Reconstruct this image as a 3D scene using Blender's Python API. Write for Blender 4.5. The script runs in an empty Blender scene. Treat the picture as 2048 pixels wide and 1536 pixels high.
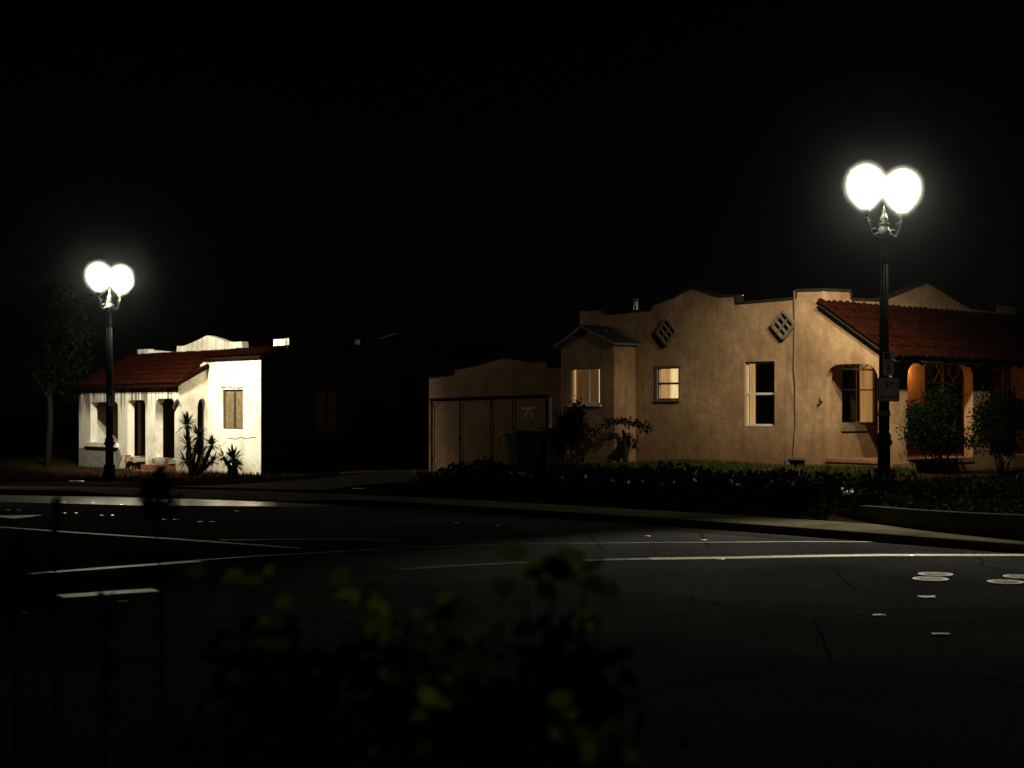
import bpy, bmesh, math, random
import numpy as np
from mathutils import Vector, Matrix
from mathutils.geometry import tessellate_polygon

random.seed(7)
R = math.radians
S = bpy.context.scene
C = S.collection

# ------------------------------------------------------------------ camera
F, CX, HY, CH = 3000.0, 1024.0, 815.0, 2.0       # focal length in px, centre, horizon row, eye height
cam = bpy.data.objects.new('camera', bpy.data.cameras.new('camera'))
C.objects.link(cam)
cam.location = (0, 0, CH)
cam.rotation_euler = (R(90), 0, 0)
cam.data.sensor_width = 36
cam.data.lens = F / 2048 * 36
cam.data.shift_y = (HY - 768) / 2048
cam.data.clip_end = 600
cam.data.clip_start = 0.1
cam.data.dof.use_dof = True
cam.data.dof.focus_distance = 32
cam.data.dof.aperture_fstop = 2.2
S.camera = cam

# ------------------------------------------------------------------ night sky, moon, exposure
world = bpy.data.worlds.new('World'); S.world = world; world.use_nodes = True
nt = world.node_tree; nt.nodes.clear()
sky = nt.nodes.new('ShaderNodeTexSky'); sky.sky_type = 'NISHITA'; sky.sun_disc = False
sky.sun_elevation = R(35); sky.sun_rotation = R(200)
bg = nt.nodes.new('ShaderNodeBackground'); bg.inputs['Strength'].default_value = 0.00010
wo = nt.nodes.new('ShaderNodeOutputWorld')
nt.links.new(sky.outputs[0], bg.inputs['Color']); nt.links.new(bg.outputs[0], wo.inputs['Surface'])
moon = bpy.data.objects.new('moon', bpy.data.lights.new('moon', 'SUN'))
moon.data.energy = 0.002; moon.data.angle = R(0.5); moon.data.color = (1, 0.96, 0.9)
moon.rotation_euler = (R(55), 0, R(20)); C.objects.link(moon)
vs = S.view_settings
vs.view_transform = 'Standard'; vs.look = 'None'; vs.exposure = 0.0; vs.gamma = 1.0; vs.use_curve_mapping = False
S.render.engine = 'CYCLES'
S.cycles.use_denoising = True
S.cycles.sample_clamp_indirect = 4.0
S.cycles.max_bounces = 5; S.cycles.diffuse_bounces = 3; S.cycles.glossy_bounces = 2; S.cycles.volume_bounces = 0; S.cycles.transparent_max_bounces = 40
S.cycles.caustics_reflective = False; S.cycles.caustics_refractive = False
BULB = 300.0                                      # watts of each street-lamp bulb, all round
BEAM_R, BEAM_L = 2250.0, 3200.0                    # watts of the spot added in each globe, aimed at the house
STREET_R, STREET_L = 5200.0, 1100.0                # watts of the spot added in each globe, aimed over the street
LAMPCOL = (1.0, 0.93, 0.68, 1)

# ------------------------------------------------------------------ materials
MATS = {}
def mat(name):
    m = bpy.data.materials.new(name); m.use_nodes = True
    n = m.node_tree; b = n.nodes['Principled BSDF']
    MATS[name] = m
    return m, n, b
def N(n, typ, **kw):
    x = n.nodes.new(typ)
    for k, v in kw.items(): setattr(x, k, v)
    return x
def noise(n, scale, detail=4, rough=0.6, vec=None, out='Fac'):
    x = N(n, 'ShaderNodeTexNoise'); x.inputs['Scale'].default_value = scale
    x.inputs['Detail'].default_value = detail; x.inputs['Roughness'].default_value = rough
    if vec is not None: n.links.new(vec, x.inputs['Vector'])
    return x.outputs[out]
def objco(n, scale=None):
    tc = N(n, 'ShaderNodeNewGeometry').outputs['Position']
    if scale is None: return tc
    mp = N(n, 'ShaderNodeMapping'); mp.inputs['Scale'].default_value = scale
    n.links.new(tc, mp.inputs['Vector']); return mp.outputs[0]
def ramp(n, fac, stops):
    r = N(n, 'ShaderNodeValToRGB'); e = r.color_ramp.elements
    while len(e) < len(stops): e.new(0.5)
    for i, (p, c) in enumerate(stops):
        e[i].position = p; e[i].color = c if len(c) == 4 else (*c, 1)
    n.links.new(fac, r.inputs[0]); return r.outputs[0]
def mix(n, fac, a, b, blend='MIX'):
    x = N(n, 'ShaderNodeMix', data_type='RGBA', blend_type=blend)
    if isinstance(fac, float): x.inputs[0].default_value = fac
    else: n.links.new(fac, x.inputs[0])
    for i, v in ((6, a), (7, b)):
        if isinstance(v, tuple): x.inputs[i].default_value = v if len(v) == 4 else (*v, 1)
        else: n.links.new(v, x.inputs[i])
    return x.outputs[2]
def math_(n, op, a, b=0.0):
    x = N(n, 'ShaderNodeMath', operation=op)
    for i, v in ((0, a), (1, b)):
        if isinstance(v, (int, float)): x.inputs[i].default_value = v
        else: n.links.new(v, x.inputs[i])
    return x.outputs[0]
def bump(n, b, h, strength=0.4, dist=0.02):
    x = N(n, 'ShaderNodeBump'); x.inputs['Strength'].default_value = strength; x.inputs['Distance'].default_value = dist
    n.links.new(h, x.inputs['Height']); n.links.new(x.outputs[0], b.inputs['Normal'])

def matte(n, b):                                    # dusty surfaces: pure diffuse reflection with the same colour and relief
    d = N(n, 'ShaderNodeBsdfDiffuse'); d.inputs['Roughness'].default_value = 0.6
    n.links.new(b.inputs['Base Color'].links[0].from_socket, d.inputs['Color'])
    if b.inputs['Normal'].links: n.links.new(b.inputs['Normal'].links[0].from_socket, d.inputs['Normal'])
    n.links.new(d.outputs[0], n.nodes['Material Output'].inputs['Surface']); n.nodes.remove(b)
    return d

def plain(name, col, rough=0.6, metal=0.0, var=0.25, scale=6, bs=0.0, spec=0.5):
    m, n, b = mat(name)
    f = noise(n, scale, 5, 0.65, objco(n))
    c2 = tuple(max(0, x * (1 - var)) for x in col)
    c3 = tuple(min(1, x * (1 + var)) for x in col)
    n.links.new(ramp(n, f, [(0.3, c2), (0.7, c3)]), b.inputs['Base Color'])
    b.inputs['Roughness'].default_value = rough; b.inputs['Metallic'].default_value = metal
    b.inputs['Specular IOR Level'].default_value = spec
    if bs: bump(n, b, noise(n, scale * 12, 4, 0.7, objco(n)), bs, 0.01)
    return m

def stucco(name, col, dark, blot=0.35):
    m, n, b = mat(name)
    f = noise(n, 0.9, 6, 0.65, objco(n))
    c = mix(n, ramp(n, f, [(0.34, (0, 0, 0)), (0.62, (1, 1, 1))]), dark, col)
    c = mix(n, ramp(n, noise(n, 4.5, 7, 0.75, objco(n)), [(0.42, (0.35,) * 3), (0.6, (0, 0, 0))]), c, tuple(x * 0.72 for x in dark))
    st = noise(n, 1.0, 5, 0.7, objco(n, (7, 7, 0.7)))              # rain wash running down
    c = mix(n, ramp(n, st, [(0.52, (0, 0, 0)), (0.75, (blot, blot, blot))]), c, tuple(x * 0.55 for x in dark))
    sep = N(n, 'ShaderNodeSeparateXYZ'); n.links.new(objco(n), sep.inputs[0])
    low = math_(n, 'ADD', sep.outputs[2], math_(n, 'MULTIPLY', noise(n, 2.5, 5, 0.7, objco(n)), 0.9))
    c = mix(n, ramp(n, math_(n, 'MULTIPLY', low, 0.4), [(0.36, (0.80, 0.80, 0.80)), (0.90, (0, 0, 0))]), c,
            tuple(x * y for x, y in zip(dark, (0.62, 0.5, 0.42))))   # splash soil at the foot of the wall
    g = noise(n, 55, 4, 0.75, objco(n))
    c = mix(n, 0.35, c, mix(n, ramp(n, g, [(0.35, (0.35, 0.35, 0.35)), (0.65, (1.0, 1.0, 1.0))]), c, c, 'MULTIPLY'), 'MULTIPLY')
    n.links.new(c, b.inputs['Base Color']); b.inputs['Roughness'].default_value = 0.9
    b.inputs['Specular IOR Level'].default_value = 0.2
    h = math_(n, 'ADD', noise(n, 45, 5, 0.7, objco(n)), math_(n, 'MULTIPLY', noise(n, 5, 4, 0.6, objco(n)), 1.6))
    bump(n, b, h, 0.55, 0.02)
    return m

stucco('peach_stucco', (0.61, 0.41, 0.23), (0.37, 0.215, 0.11), 0.6)
stucco('porch_stucco', (0.56, 0.27, 0.12), (0.42, 0.18, 0.07), 0.2)

def white_wall(name, ztop, amount):
    m, n, b = mat(name)
    pos = objco(n)
    f = noise(n, 1.2, 6, 0.7, pos)
    c = mix(n, ramp(n, f, [(0.36, (0, 0, 0)), (0.52, (1, 1, 1))]), (0.66, 0.58, 0.45), (0.88, 0.84, 0.74))
    sep = N(n, 'ShaderNodeSeparateXYZ'); n.links.new(pos, sep.inputs[0])
    al = math_(n, 'ADD', math_(n, 'MULTIPLY', sep.outputs[0], -0.669), math_(n, 'MULTIPLY', sep.outputs[1], 0.743))   # distance along the wall
    cb = N(n, 'ShaderNodeCombineXYZ'); n.links.new(math_(n, 'MULTIPLY', al, 8.5), cb.inputs[0]); n.links.new(math_(n, 'MULTIPLY', sep.outputs[2], 0.22), cb.inputs[2])
    st = noise(n, 1.0, 2, 0.5, cb.outputs[0])
    cb2 = N(n, 'ShaderNodeCombineXYZ'); n.links.new(math_(n, 'MULTIPLY', al, 2.2), cb2.inputs[0])
    ln = noise(n, 1.0, 3, 0.7, cb2.outputs[0])                       # how far each eave streak reaches down
    down = math_(n, 'SUBTRACT', ztop, sep.outputs[2])
    reach = math_(n, 'SUBTRACT', math_(n, 'MULTIPLY', ln, 2.5), down)
    k = mix(n, 1.0, ramp(n, st, [(0.48, (0, 0, 0)), (0.54, (amount,) * 3)]), ramp(n, reach, [(0.25, (0, 0, 0)), (0.75, (1, 1, 1))]), 'MULTIPLY')  # eave streaks: drip stains together with tile-end shadows put into the colour
    c = mix(n, k, c, (0.075, 0.05, 0.03))
    low = math_(n, 'ADD', sep.outputs[2], math_(n, 'MULTIPLY', noise(n, 3.5, 6, 0.75, pos), 1.3))
    c = mix(n, ramp(n, math_(n, 'MULTIPLY', low, 0.4), [(0.22, (0.85, 0.85, 0.85)), (0.44, (0, 0, 0))]), c, (0.30, 0.19, 0.11))
    rs = noise(n, 1.0, 6, 0.75, objco(n, (3.5, 3.5, 0.6)))
    c = mix(n, ramp(n, rs, [(0.60, (0, 0, 0)), (0.74, (amount * .8,) * 3)]), c, (0.34, 0.20, 0.12))
    pk = noise(n, 6, 8, 0.8, pos)
    c = mix(n, ramp(n, pk, [(0.66, (0, 0, 0)), (0.71, (0.7, 0.7, 0.7))]), c, (0.25, 0.18, 0.11))
    n.links.new(c, b.inputs['Base Color']); b.inputs['Roughness'].default_value = 0.9
    bump(n, b, noise(n, 35, 6, 0.75, pos), 0.5, 0.02)
white_wall('white_stucco', 2.68, 0.85); white_wall('white_stucco_wing', 3.3, 0.3)
stucco('shade_toned_stucco', (0.05, 0.044, 0.032), (0.03, 0.026, 0.019))  # shade of the unlit side put into the colour of a white house
plain('grey_render', (0.26, 0.25, 0.20), 0.95, var=0.35, scale=5, bs=0.4)
plain('coping', (0.028, 0.021, 0.016), 0.95, var=0.4, bs=0.3, spec=0.0)
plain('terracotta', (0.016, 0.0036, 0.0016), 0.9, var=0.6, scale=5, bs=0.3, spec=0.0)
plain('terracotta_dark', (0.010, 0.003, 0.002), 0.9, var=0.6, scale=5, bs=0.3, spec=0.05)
plain('dark_wood', (0.035, 0.022, 0.015), 0.75, var=0.4, bs=0.3)
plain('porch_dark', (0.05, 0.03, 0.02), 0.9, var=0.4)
plain('brick_red', (0.20, 0.07, 0.04), 0.85, var=0.5, scale=14, bs=0.4)
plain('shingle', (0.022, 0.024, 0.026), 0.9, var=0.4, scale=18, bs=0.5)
plain('fascia', (0.16, 0.155, 0.14), 0.7, var=0.2)
plain('white_frame', (0.66, 0.64, 0.55), 0.5, var=0.15)
plain('brown_frame', (0.16, 0.11, 0.07), 0.6, var=0.3)
plain('black_frame', (0.03, 0.03, 0.03), 0.5, var=0.2)
plain('black_void', (0.004, 0.004, 0.004), 0.9, var=0.1)
plain('vent_tile', (0.15, 0.10, 0.06), 0.9, var=0.35, scale=12, bs=0.4)
plain('garage_paint', (0.24, 0.135, 0.068), 0.85, var=0.3, scale=2.5, bs=0.35)
plain('graffiti', (0.62, 0.56, 0.46), 0.8, var=0.45, scale=30)
plain('cable', (0.17, 0.12, 0.08), 0.7)
plain('metal_flue', (0.55, 0.55, 0.52), 0.35, 0.9)
plain('pale_panel', (0.50, 0.50, 0.42), 0.6, var=0.3, scale=10)
plain('lamp_iron', (0.004, 0.0055, 0.005), 0.7, 0.0, var=0.3, scale=20, spec=0.12)
plain('lamp_iron_weathered', (0.035, 0.05, 0.035), 0.6, 0.0, var=0.4, scale=25)
plain('sign_white', (0.72, 0.73, 0.68), 0.55, var=0.1)
plain('sign_black', (0.012, 0.012, 0.012), 0.6)
plain('sign_red', (0.30, 0.03, 0.02), 0.6)
plain('tape', (0.32, 0.25, 0.14), 0.8)
plain('bin_blue', (0.0015, 0.002, 0.006), 0.6, var=0.2, spec=0.2)
plain('bin_dark', (0.004, 0.004, 0.004), 0.6, var=0.2, spec=0.2)
plain('bark', (0.007, 0.005, 0.003), 0.95, var=0.5, scale=25, bs=0.6)
plain('plywood', (0.17, 0.115, 0.055), 0.85, var=0.55, scale=7, bs=0.3)
plain('cast_iron', (0.22, 0.21, 0.185), 0.7, 0.1, var=0.4, scale=30, bs=0.4)
plain('marker_white', (0.78, 0.76, 0.66), 0.25, var=0.1)
plain('faded_paint', (0.26, 0.25, 0.21), 0.5, var=0.6, scale=14)
plain('paper', (0.75, 0.74, 0.68), 0.8, var=0.15)
plain('petal', (0.42, 0.39, 0.33), 0.7, var=0.1)
plain('soil', (0.016, 0.011, 0.007), 0.95, var=0.5, scale=4, bs=0.7)

def asphalt():
    m, n, b = mat('asphalt')
    f = noise(n, 0.35, 5, 0.6, objco(n)); g = noise(n, 60, 4, 0.8, objco(n))
    c = ramp(n, f, [(0.3, (0.036, 0.037, 0.041)), (0.7, (0.088, 0.088, 0.091))])
    c = mix(n, ramp(n, g, [(0.56, (0, 0, 0)), (0.72, (0.8, 0.8, 0.8))]), c, (0.36, 0.35, 0.33))
    c = mix(n, ramp(n, noise(n, 22, 6, 0.85, objco(n)), [(0.38, (0.75,) * 3), (0.55, (0, 0, 0))]), c, (0.012, 0.012, 0.013))
    v = N(n, 'ShaderNodeTexVoronoi', feature='DISTANCE_TO_EDGE'); v.inputs['Scale'].default_value = 0.32
    wv = mix(n, 0.06, objco(n), noise(n, 1.6, 5, 0.7, objco(n), 'Color'), 'LINEAR_LIGHT'); n.links.new(wv, v.inputs['Vector'])
    c = mix(n, ramp(n, v.outputs['Distance'], [(0.0, (0.8, 0.8, 0.8)), (0.006, (0, 0, 0))]), c, (0.003, 0.003, 0.003))
    n.links.new(c, b.inputs['Base Color'])
    r = ramp(n, noise(n, 0.8, 5, 0.6, objco(n)), [(0.3, (0.80,) * 3), (0.7, (0.95,) * 3)])
    n.links.new(r, b.inputs['Roughness']); b.inputs['Specular IOR Level'].default_value = 0.02
    bump(n, b, noise(n, 90, 4, 0.8, objco(n)), 0.5, 0.008); matte(n, b)
asphalt()
def concrete(name, a, bcol, rough=0.7):
    m, n, b = mat(name)
    f = noise(n, 1.1, 6, 0.7, objco(n))
    c = ramp(n, f, [(0.3, a), (0.7, bcol)])
    c = mix(n, ramp(n, noise(n, 9, 6, 0.8, objco(n)), [(0.55, (0, 0, 0)), (0.72, (0.6, 0.6, 0.6))]), c, tuple(x * 0.4 for x in a))
    n.links.new(c, b.inputs['Base Color']); b.inputs['Roughness'].default_value = rough
    bump(n, b, noise(n, 70, 4, 0.7, objco(n)), 0.4, 0.006)
    if rough > 0.4: matte(n, b)
concrete('concrete', (0.062, 0.056, 0.039), (0.12, 0.107, 0.075))
concrete('concrete_dark', (0.035, 0.032, 0.024), (0.065, 0.06, 0.045))
concrete('gutter', (0.026, 0.025, 0.023), (0.055, 0.053, 0.047), 0.8)
concrete('bright_band_strip', (0.16, 0.155, 0.13), (0.22, 0.21, 0.18), 0.20)
def paint():
    m, n, b = mat('road_paint')
    f = noise(n, 14, 7, 0.8, objco(n))
    c = ramp(n, f, [(0.36, (0.10, 0.10, 0.095)), (0.52, (0.62, 0.60, 0.50))])
    n.links.new(c, b.inputs['Base Color']); b.inputs['Roughness'].default_value = 0.26
    bump(n, b, noise(n, 90, 3, 0.7, objco(n)), 0.08, 0.003)
paint()
def worn():
    m, n, b = mat('worn_paint')
    f = noise(n, 9, 8, 0.85, objco(n)); g = noise(n, 0.6, 3, 0.6, objco(n))
    c = ramp(n, f, [(0.42, (0.014, 0.014, 0.0145)), (0.60, (0.30, 0.29, 0.25))])
    c = mix(n, ramp(n, g, [(0.38, (0, 0, 0)), (0.62, (1, 1, 1))]), (0.016, 0.016, 0.0165), c)
    n.links.new(c, b.inputs['Base Color']); b.inputs['Roughness'].default_value = 0.6
    b.inputs['Specular IOR Level'].default_value = 0.2
    bump(n, b, noise(n, 90, 3, 0.7, objco(n)), 0.2, 0.004)
worn()
def earth():
    m, n, b = mat('earth')
    f = noise(n, 2.2, 7, 0.75, objco(n))
    c = ramp(n, f, [(0.3, (0.010, 0.006, 0.003)), (0.52, (0.026, 0.016, 0.008)), (0.72, (0.018, 0.017, 0.007))])
    n.links.new(c, b.inputs['Base Color']); b.inputs['Roughness'].default_value = 0.95
    b.inputs['Specular IOR Level'].default_value = 0.1
    bump(n, b, noise(n, 18, 6, 0.8, objco(n)), 0.9, 0.05); matte(n, b)
earth()
def foliage(name, a, bcol, trans=0.25, rough=0.5):
    m, n, b = mat(name)
    g = N(n, 'ShaderNodeNewGeometry')
    c = ramp(n, g.outputs['Random Per Island'], [(0.0, a), (0.7, bcol), (1.0, tuple(min(1, x * 1.5) for x in bcol))])
    n.links.new(c, b.inputs['Base Color']); b.inputs['Roughness'].default_value = rough; b.inputs['Specular IOR Level'].default_value = 0.10
    t = N(n, 'ShaderNodeBsdfTranslucent'); n.links.new(c, t.inputs['Color'])
    x = N(n, 'ShaderNodeMixShader'); x.inputs[0].default_value = trans
    d = matte(n, b)
    n.links.new(d.outputs[0], x.inputs[1]); n.links.new(t.outputs[0], x.inputs[2])
    n.links.new(x.outputs[0], n.nodes['Material Output'].inputs['Surface'])
foliage('leaf_dark', (0.002, 0.0036, 0.0013), (0.007, 0.0115, 0.0035), 0.10, 0.7)
foliage('leaf_ivy', (0.005, 0.007, 0.003), (0.018, 0.021, 0.008), 0.08, 0.8)
foliage('leaf_tree', (0.002, 0.0026, 0.0014), (0.008, 0.009, 0.0035), 0.15, 0.7)
foliage('yucca_leaf', (0.008, 0.012, 0.004), (0.022, 0.030, 0.010), 0.08)
foliage('grass_blade', (0.014, 0.016, 0.004), (0.055, 0.056, 0.013), 0.2, 0.8)
foliage('dry_grass', (0.014, 0.008, 0.004), (0.045, 0.026, 0.012), 0.15, 0.8)
foliage('leaf_front', (0.06, 0.08, 0.008), (0.24, 0.27, 0.025), 0.6, 0.45)

def emis(name, col, strength):
    m, n, b = mat(name)
    b.inputs['Base Color'].default_value = (*col[:3], 1)
    b.inputs['Emission Color'].default_value = (*col[:3], 1)
    b.inputs['Emission Strength'].default_value = strength
def globe_glass():                                 # glowing frosted glass that lets half of the bulb's light through
    m, n, b = mat('globe_glass'); n.nodes.remove(b)
    t = N(n, 'ShaderNodeBsdfTransparent'); t.inputs[0].default_value = (.5, .5, .5, 1)
    e = N(n, 'ShaderNodeEmission'); e.inputs[0].default_value = (1.0, 0.985, 0.74, 1); e.inputs[1].default_value = 0.61
    x = N(n, 'ShaderNodeAddShader'); n.links.new(t.outputs[0], x.inputs[0]); n.links.new(e.outputs[0], x.inputs[1])
    n.links.new(x.outputs[0], n.nodes['Material Output'].inputs['Surface'])
globe_glass()
def mist_glass(name, f_):                          # nearly clear film added for bloom; scatters a little of the bulb's light
    m, n, b = mat(name); n.nodes.remove(b)
    t = N(n, 'ShaderNodeBsdfTransparent'); e = N(n, 'ShaderNodeBsdfTranslucent'); e.inputs[0].default_value = (1, 1, 1, 1)
    x = N(n, 'ShaderNodeMixShader'); x.inputs[0].default_value = f_; n.links.new(t.outputs[0], x.inputs[1]); n.links.new(e.outputs[0], x.inputs[2])
    n.links.new(x.outputs[0], n.nodes['Material Output'].inputs['Surface'])
for k_, f_ in zip('abcd', (.014, .009, .0055, .003)): mist_glass('mist_glass_' + k_, f_)
emis('porch_bulb', (1.0, 0.52, 0.13), 190.0)
def lit_room(name, a, bcol, strength, sc=1.5):
    m, n, b = mat(name)
    c = ramp(n, noise(n, sc, 4, 0.6, objco(n, (9, 9, 0.6))), [(0.32, tuple(x * .78 for x in a)), (0.66, bcol)])     # hanging folds
    n.links.new(c, b.inputs['Base Color']); n.links.new(c, b.inputs['Emission Color'])
    b.inputs['Emission Strength'].default_value = strength
lit_room('lit_yellow', (0.95, 0.66, 0.26), (1.0, 0.80, 0.38), 1.1)
lit_room('lit_peach', (0.80, 0.42, 0.14), (0.95, 0.56, 0.22), 0.62)
lit_room('lit_dim', (0.30, 0.13, 0.035), (0.45, 0.21, 0.06), 0.22)
lit_room('lit_curtain', (0.85, 0.42, 0.11), (1.0, 0.55, 0.17), 0.42)
def glass():
    m, n, b = mat('glass'); n.nodes.remove(b)
    t = N(n, 'ShaderNodeBsdfTransparent'); t.inputs[0].default_value = (0.85, 0.85, 0.82, 1)
    g = N(n, 'ShaderNodeBsdfGlossy'); g.inputs['Roughness'].default_value = 0.06; g.inputs[0].default_value = (0.8, 0.8, 0.8, 1)
    fr = N(n, 'ShaderNodeFresnel'); fr.inputs[0].default_value = 1.5
    x = N(n, 'ShaderNodeMixShader'); n.links.new(fr.outputs[0], x.inputs[0])
    n.links.new(t.outputs[0], x.inputs[1]); n.links.new(g.outputs[0], x.inputs[2])
    n.links.new(x.outputs[0], n.nodes['Material Output'].inputs['Surface'])
glass()

# ------------------------------------------------------------------ helpers
def link(name, me, material=None, parent=None):
    o = bpy.data.objects.new(name, me); C.objects.link(o)
    if material and me is not None:
        me.materials.clear(); me.materials.append(MATS[material])
    if parent is not None:
        o.parent = parent
        if parent.type == 'EMPTY': o.matrix_parent_inverse = Matrix.Translation(-Vector(parent.location))
    return o
def lobj(name, me, material, parent):            # child in the parent's own coordinates
    o = bpy.data.objects.new(name, me); C.objects.link(o)
    me.materials.clear(); me.materials.append(MATS[material]); o.parent = parent
    return o
def tag(o, label, cat, group=None):
    o['label'] = label; o['category'] = cat
    if group: o['group'] = group
    return o
def thing(name, label, cat, loc, group=None):
    o = bpy.data.objects.new(name, None); C.objects.link(o); o.location = loc
    o.empty_display_size = 0.2
    return tag(o, label, cat, group)
def struct(o): o['kind'] = 'structure'; return o
def stuff(o): o['kind'] = 'stuff'; return o
def mesh(verts, faces, smooth=False, fix=True):
    me = bpy.data.meshes.new('m'); me.from_pydata([tuple(v) for v in verts], [], faces)
    if fix:
        bm = bmesh.new(); bm.from_mesh(me); bmesh.ops.recalc_face_normals(bm, faces=bm.faces); bm.to_mesh(me); bm.free()
    if smooth:
        for p in me.polygons: p.use_smooth = True
    me.update(); return me
class MB:
    def __init__(s): s.v = []; s.f = []
    def add(s, v, f):
        k = len(s.v); s.v += [tuple(x) for x in v]; s.f += [tuple(i + k for i in q) for q in f]; return s
    def hexa(s, p):                               # eight corners: bottom four, top four
        return s.add(p, [(0, 3, 2, 1), (4, 5, 6, 7), (0, 1, 5, 4), (1, 2, 6, 5), (2, 3, 7, 6), (3, 0, 4, 7)])
    def box(s, a, b):
        x0, y0, z0 = a; x1, y1, z1 = b
        return s.hexa([(x0, y0, z0), (x1, y0, z0), (x1, y1, z0), (x0, y1, z0), (x0, y0, z1), (x1, y0, z1), (x1, y1, z1), (x0, y1, z1)])
    def tube(s, pts, r, n=8, cap=True):
        pts = [Vector(p) for p in pts]; rr = r if isinstance(r, (list, tuple)) else [r] * len(pts)
        k = len(s.v); m = len(pts)
        for i, p in enumerate(pts):
            d = (pts[min(i + 1, m - 1)] - pts[max(i - 1, 0)]).normalized()
            a = d.orthogonal().normalized() if i == 0 else (pa - d * pa.dot(d)).normalized()
            pa = a; b = d.cross(a)
            for j in range(n):
                q = 2 * math.pi * j / n
                s.v.append(tuple(p + (a * math.cos(q) + b * math.sin(q)) * rr[i]))
        for i in range(m - 1):
            for j in range(n):
                s.f.append((k + i * n + j, k + i * n + (j + 1) % n, k + (i + 1) * n + (j + 1) % n, k + (i + 1) * n + j))
        if cap:
            s.f.append(tuple(k + j for j in range(n))[::-1]); s.f.append(tuple(k + (m - 1) * n + j for j in range(n)))
        return s
    def lathe(s, prof, n=20, c=(0, 0)):
        k = len(s.v)
        for r, z in prof:
            for j in range(n):
                q = 2 * math.pi * j / n; s.v.append((c[0] + r * math.cos(q), c[1] + r * math.sin(q), z))
        for i in range(len(prof) - 1):
            for j in range(n):
                s.f.append((k + i * n + j, k + i * n + (j + 1) % n, k + (i + 1) * n + (j + 1) % n, k + (i + 1) * n + j))
        s.f.append(tuple(k + j for j in range(n))[::-1]); s.f.append(tuple(k + (len(prof) - 1) * n + j for j in range(n)))
        return s
    def me(s, smooth=False, fix=True): return mesh(s.v, s.f, smooth, fix)
    def build(s, name, material, parent=None, smooth=False, fix=True): return link(name, s.me(smooth, fix), material, parent)

def G(px, py, z=0.0):                             # pixel -> point on a level of height z
    d = (CH - z) * F / (py - HY)
    return Vector(((px - CX) / F * d, d, z))
def A(px, d): return (px - CX) / F * d
def Zp(py, d): return CH + (HY - py) / F * d

TH = R(48)
U1 = Vector((-math.cos(TH), math.sin(TH), 0)); U2 = Vector((math.sin(TH), math.cos(TH), 0))
class Plane:
    """vertical plane through p with direction u; n is its outward normal"""
    def __init__(s, p, u, n): s.p = Vector((p[0], p[1], 0)); s.u = u; s.n = n
    def t(s, px):
        k = (px - CX) / F
        return (k * s.p.y - s.p.x) / (s.u.x - k * s.u.y)
    def tz(s, px, py):
        t = s.t(px); d = s.p.y + s.u.y * t
        return (t, Zp(py, d))
    def pt(s, t, z, o=0.0):
        v = s.p + s.u * t + s.n * o; return Vector((v.x, v.y, z))
    def off(s, o): return Plane(s.p + s.n * o, s.u, s.n)

def slab(pl, outer, holes, o0, o1):
    loops = [outer] + list(holes)
    mb = MB(); pts = [p for l in loops for p in l]
    tris = tessellate_polygon([[Vector((a, b, 0)) for a, b in l] for l in loops])
    n = len(pts)
    v = [pl.pt(a, b, o0) for a, b in pts] + [pl.pt(a, b, o1) for a, b in pts]
    f = [tuple(t) for t in tris] + [tuple(i + n for i in t[::-1]) for t in tris]
    k = 0
    for l in loops:
        m = len(l)
        for i in range(m):
            j = (i + 1) % m; f.append((k + i, k + j, n + k + j, n + k + i))
        k += m
    mb.add(v, f); return mb
def rect(t0, t1, z0, z1): return [(t0, z0), (t1, z0), (t1, z1), (t0, z1)]
def arch(t0, t1, z0, z1, rx, rz, n=6):
    if t1 < t0: t0, t1 = t1, t0
    p = [(t0, z0), (t1, z0)]
    for i in range(n + 1):
        a = math.pi / 2 * i / n; p.append((t1 - rx + rx * math.cos(a), z1 - rz + rz * math.sin(a)))
    for i in range(n + 1):
        a = math.pi / 2 + math.pi / 2 * i / n; p.append((t0 + rx + rx * math.cos(a), z1 - rz + rz * math.sin(a)))
    return p
def prect(pl, px0, py0, px1, py1):                # pixel rectangle on a wall -> (t0,t1,z0,z1)
    ta, tb = pl.t(px0), pl.t(px1)
    zc = lambda py: sum(pl.tz(p, py)[1] for p in (px0, px1)) / 2
    return min(ta, tb), max(ta, tb), zc(py1), zc(py0)
def wbox(mb, pl, t0, t1, z0, z1, o0, o1):
    p = [pl.pt(t0, z0, o0), pl.pt(t1, z0, o0), pl.pt(t1, z0, o1), pl.pt(t0, z0, o1),
         pl.pt(t0, z1, o0), pl.pt(t1, z1, o0), pl.pt(t1, z1, o1), pl.pt(t0, z1, o1)]
    return mb.hexa(p)
def wbar(mb, pl, a, b, w, o0, o1):                # straight bar in the wall plane between two (t,z)
    a = Vector(a); b = Vector(b); d = (b - a).normalized(); q = Vector((-d.y, d.x)) * w / 2
    c = [a - q, b - q, b + q, a + q]
    return mb.hexa([pl.pt(x.x, x.y, o0) for x in c] + [pl.pt(x.x, x.y, o1) for x in c])
def coping(pl, pts, parent, material='coping', th=0.05, o0=0.03, o1=-0.22):
    mb = MB()
    for (a, b) in zip(pts[:-1], pts[1:]):
        wbar(mb, pl, (a[0], a[1] + th / 2 - 0.005), (b[0], b[1] + th / 2 - 0.005), th, o0, o1)
    return mb.build('coping', material, parent)

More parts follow.
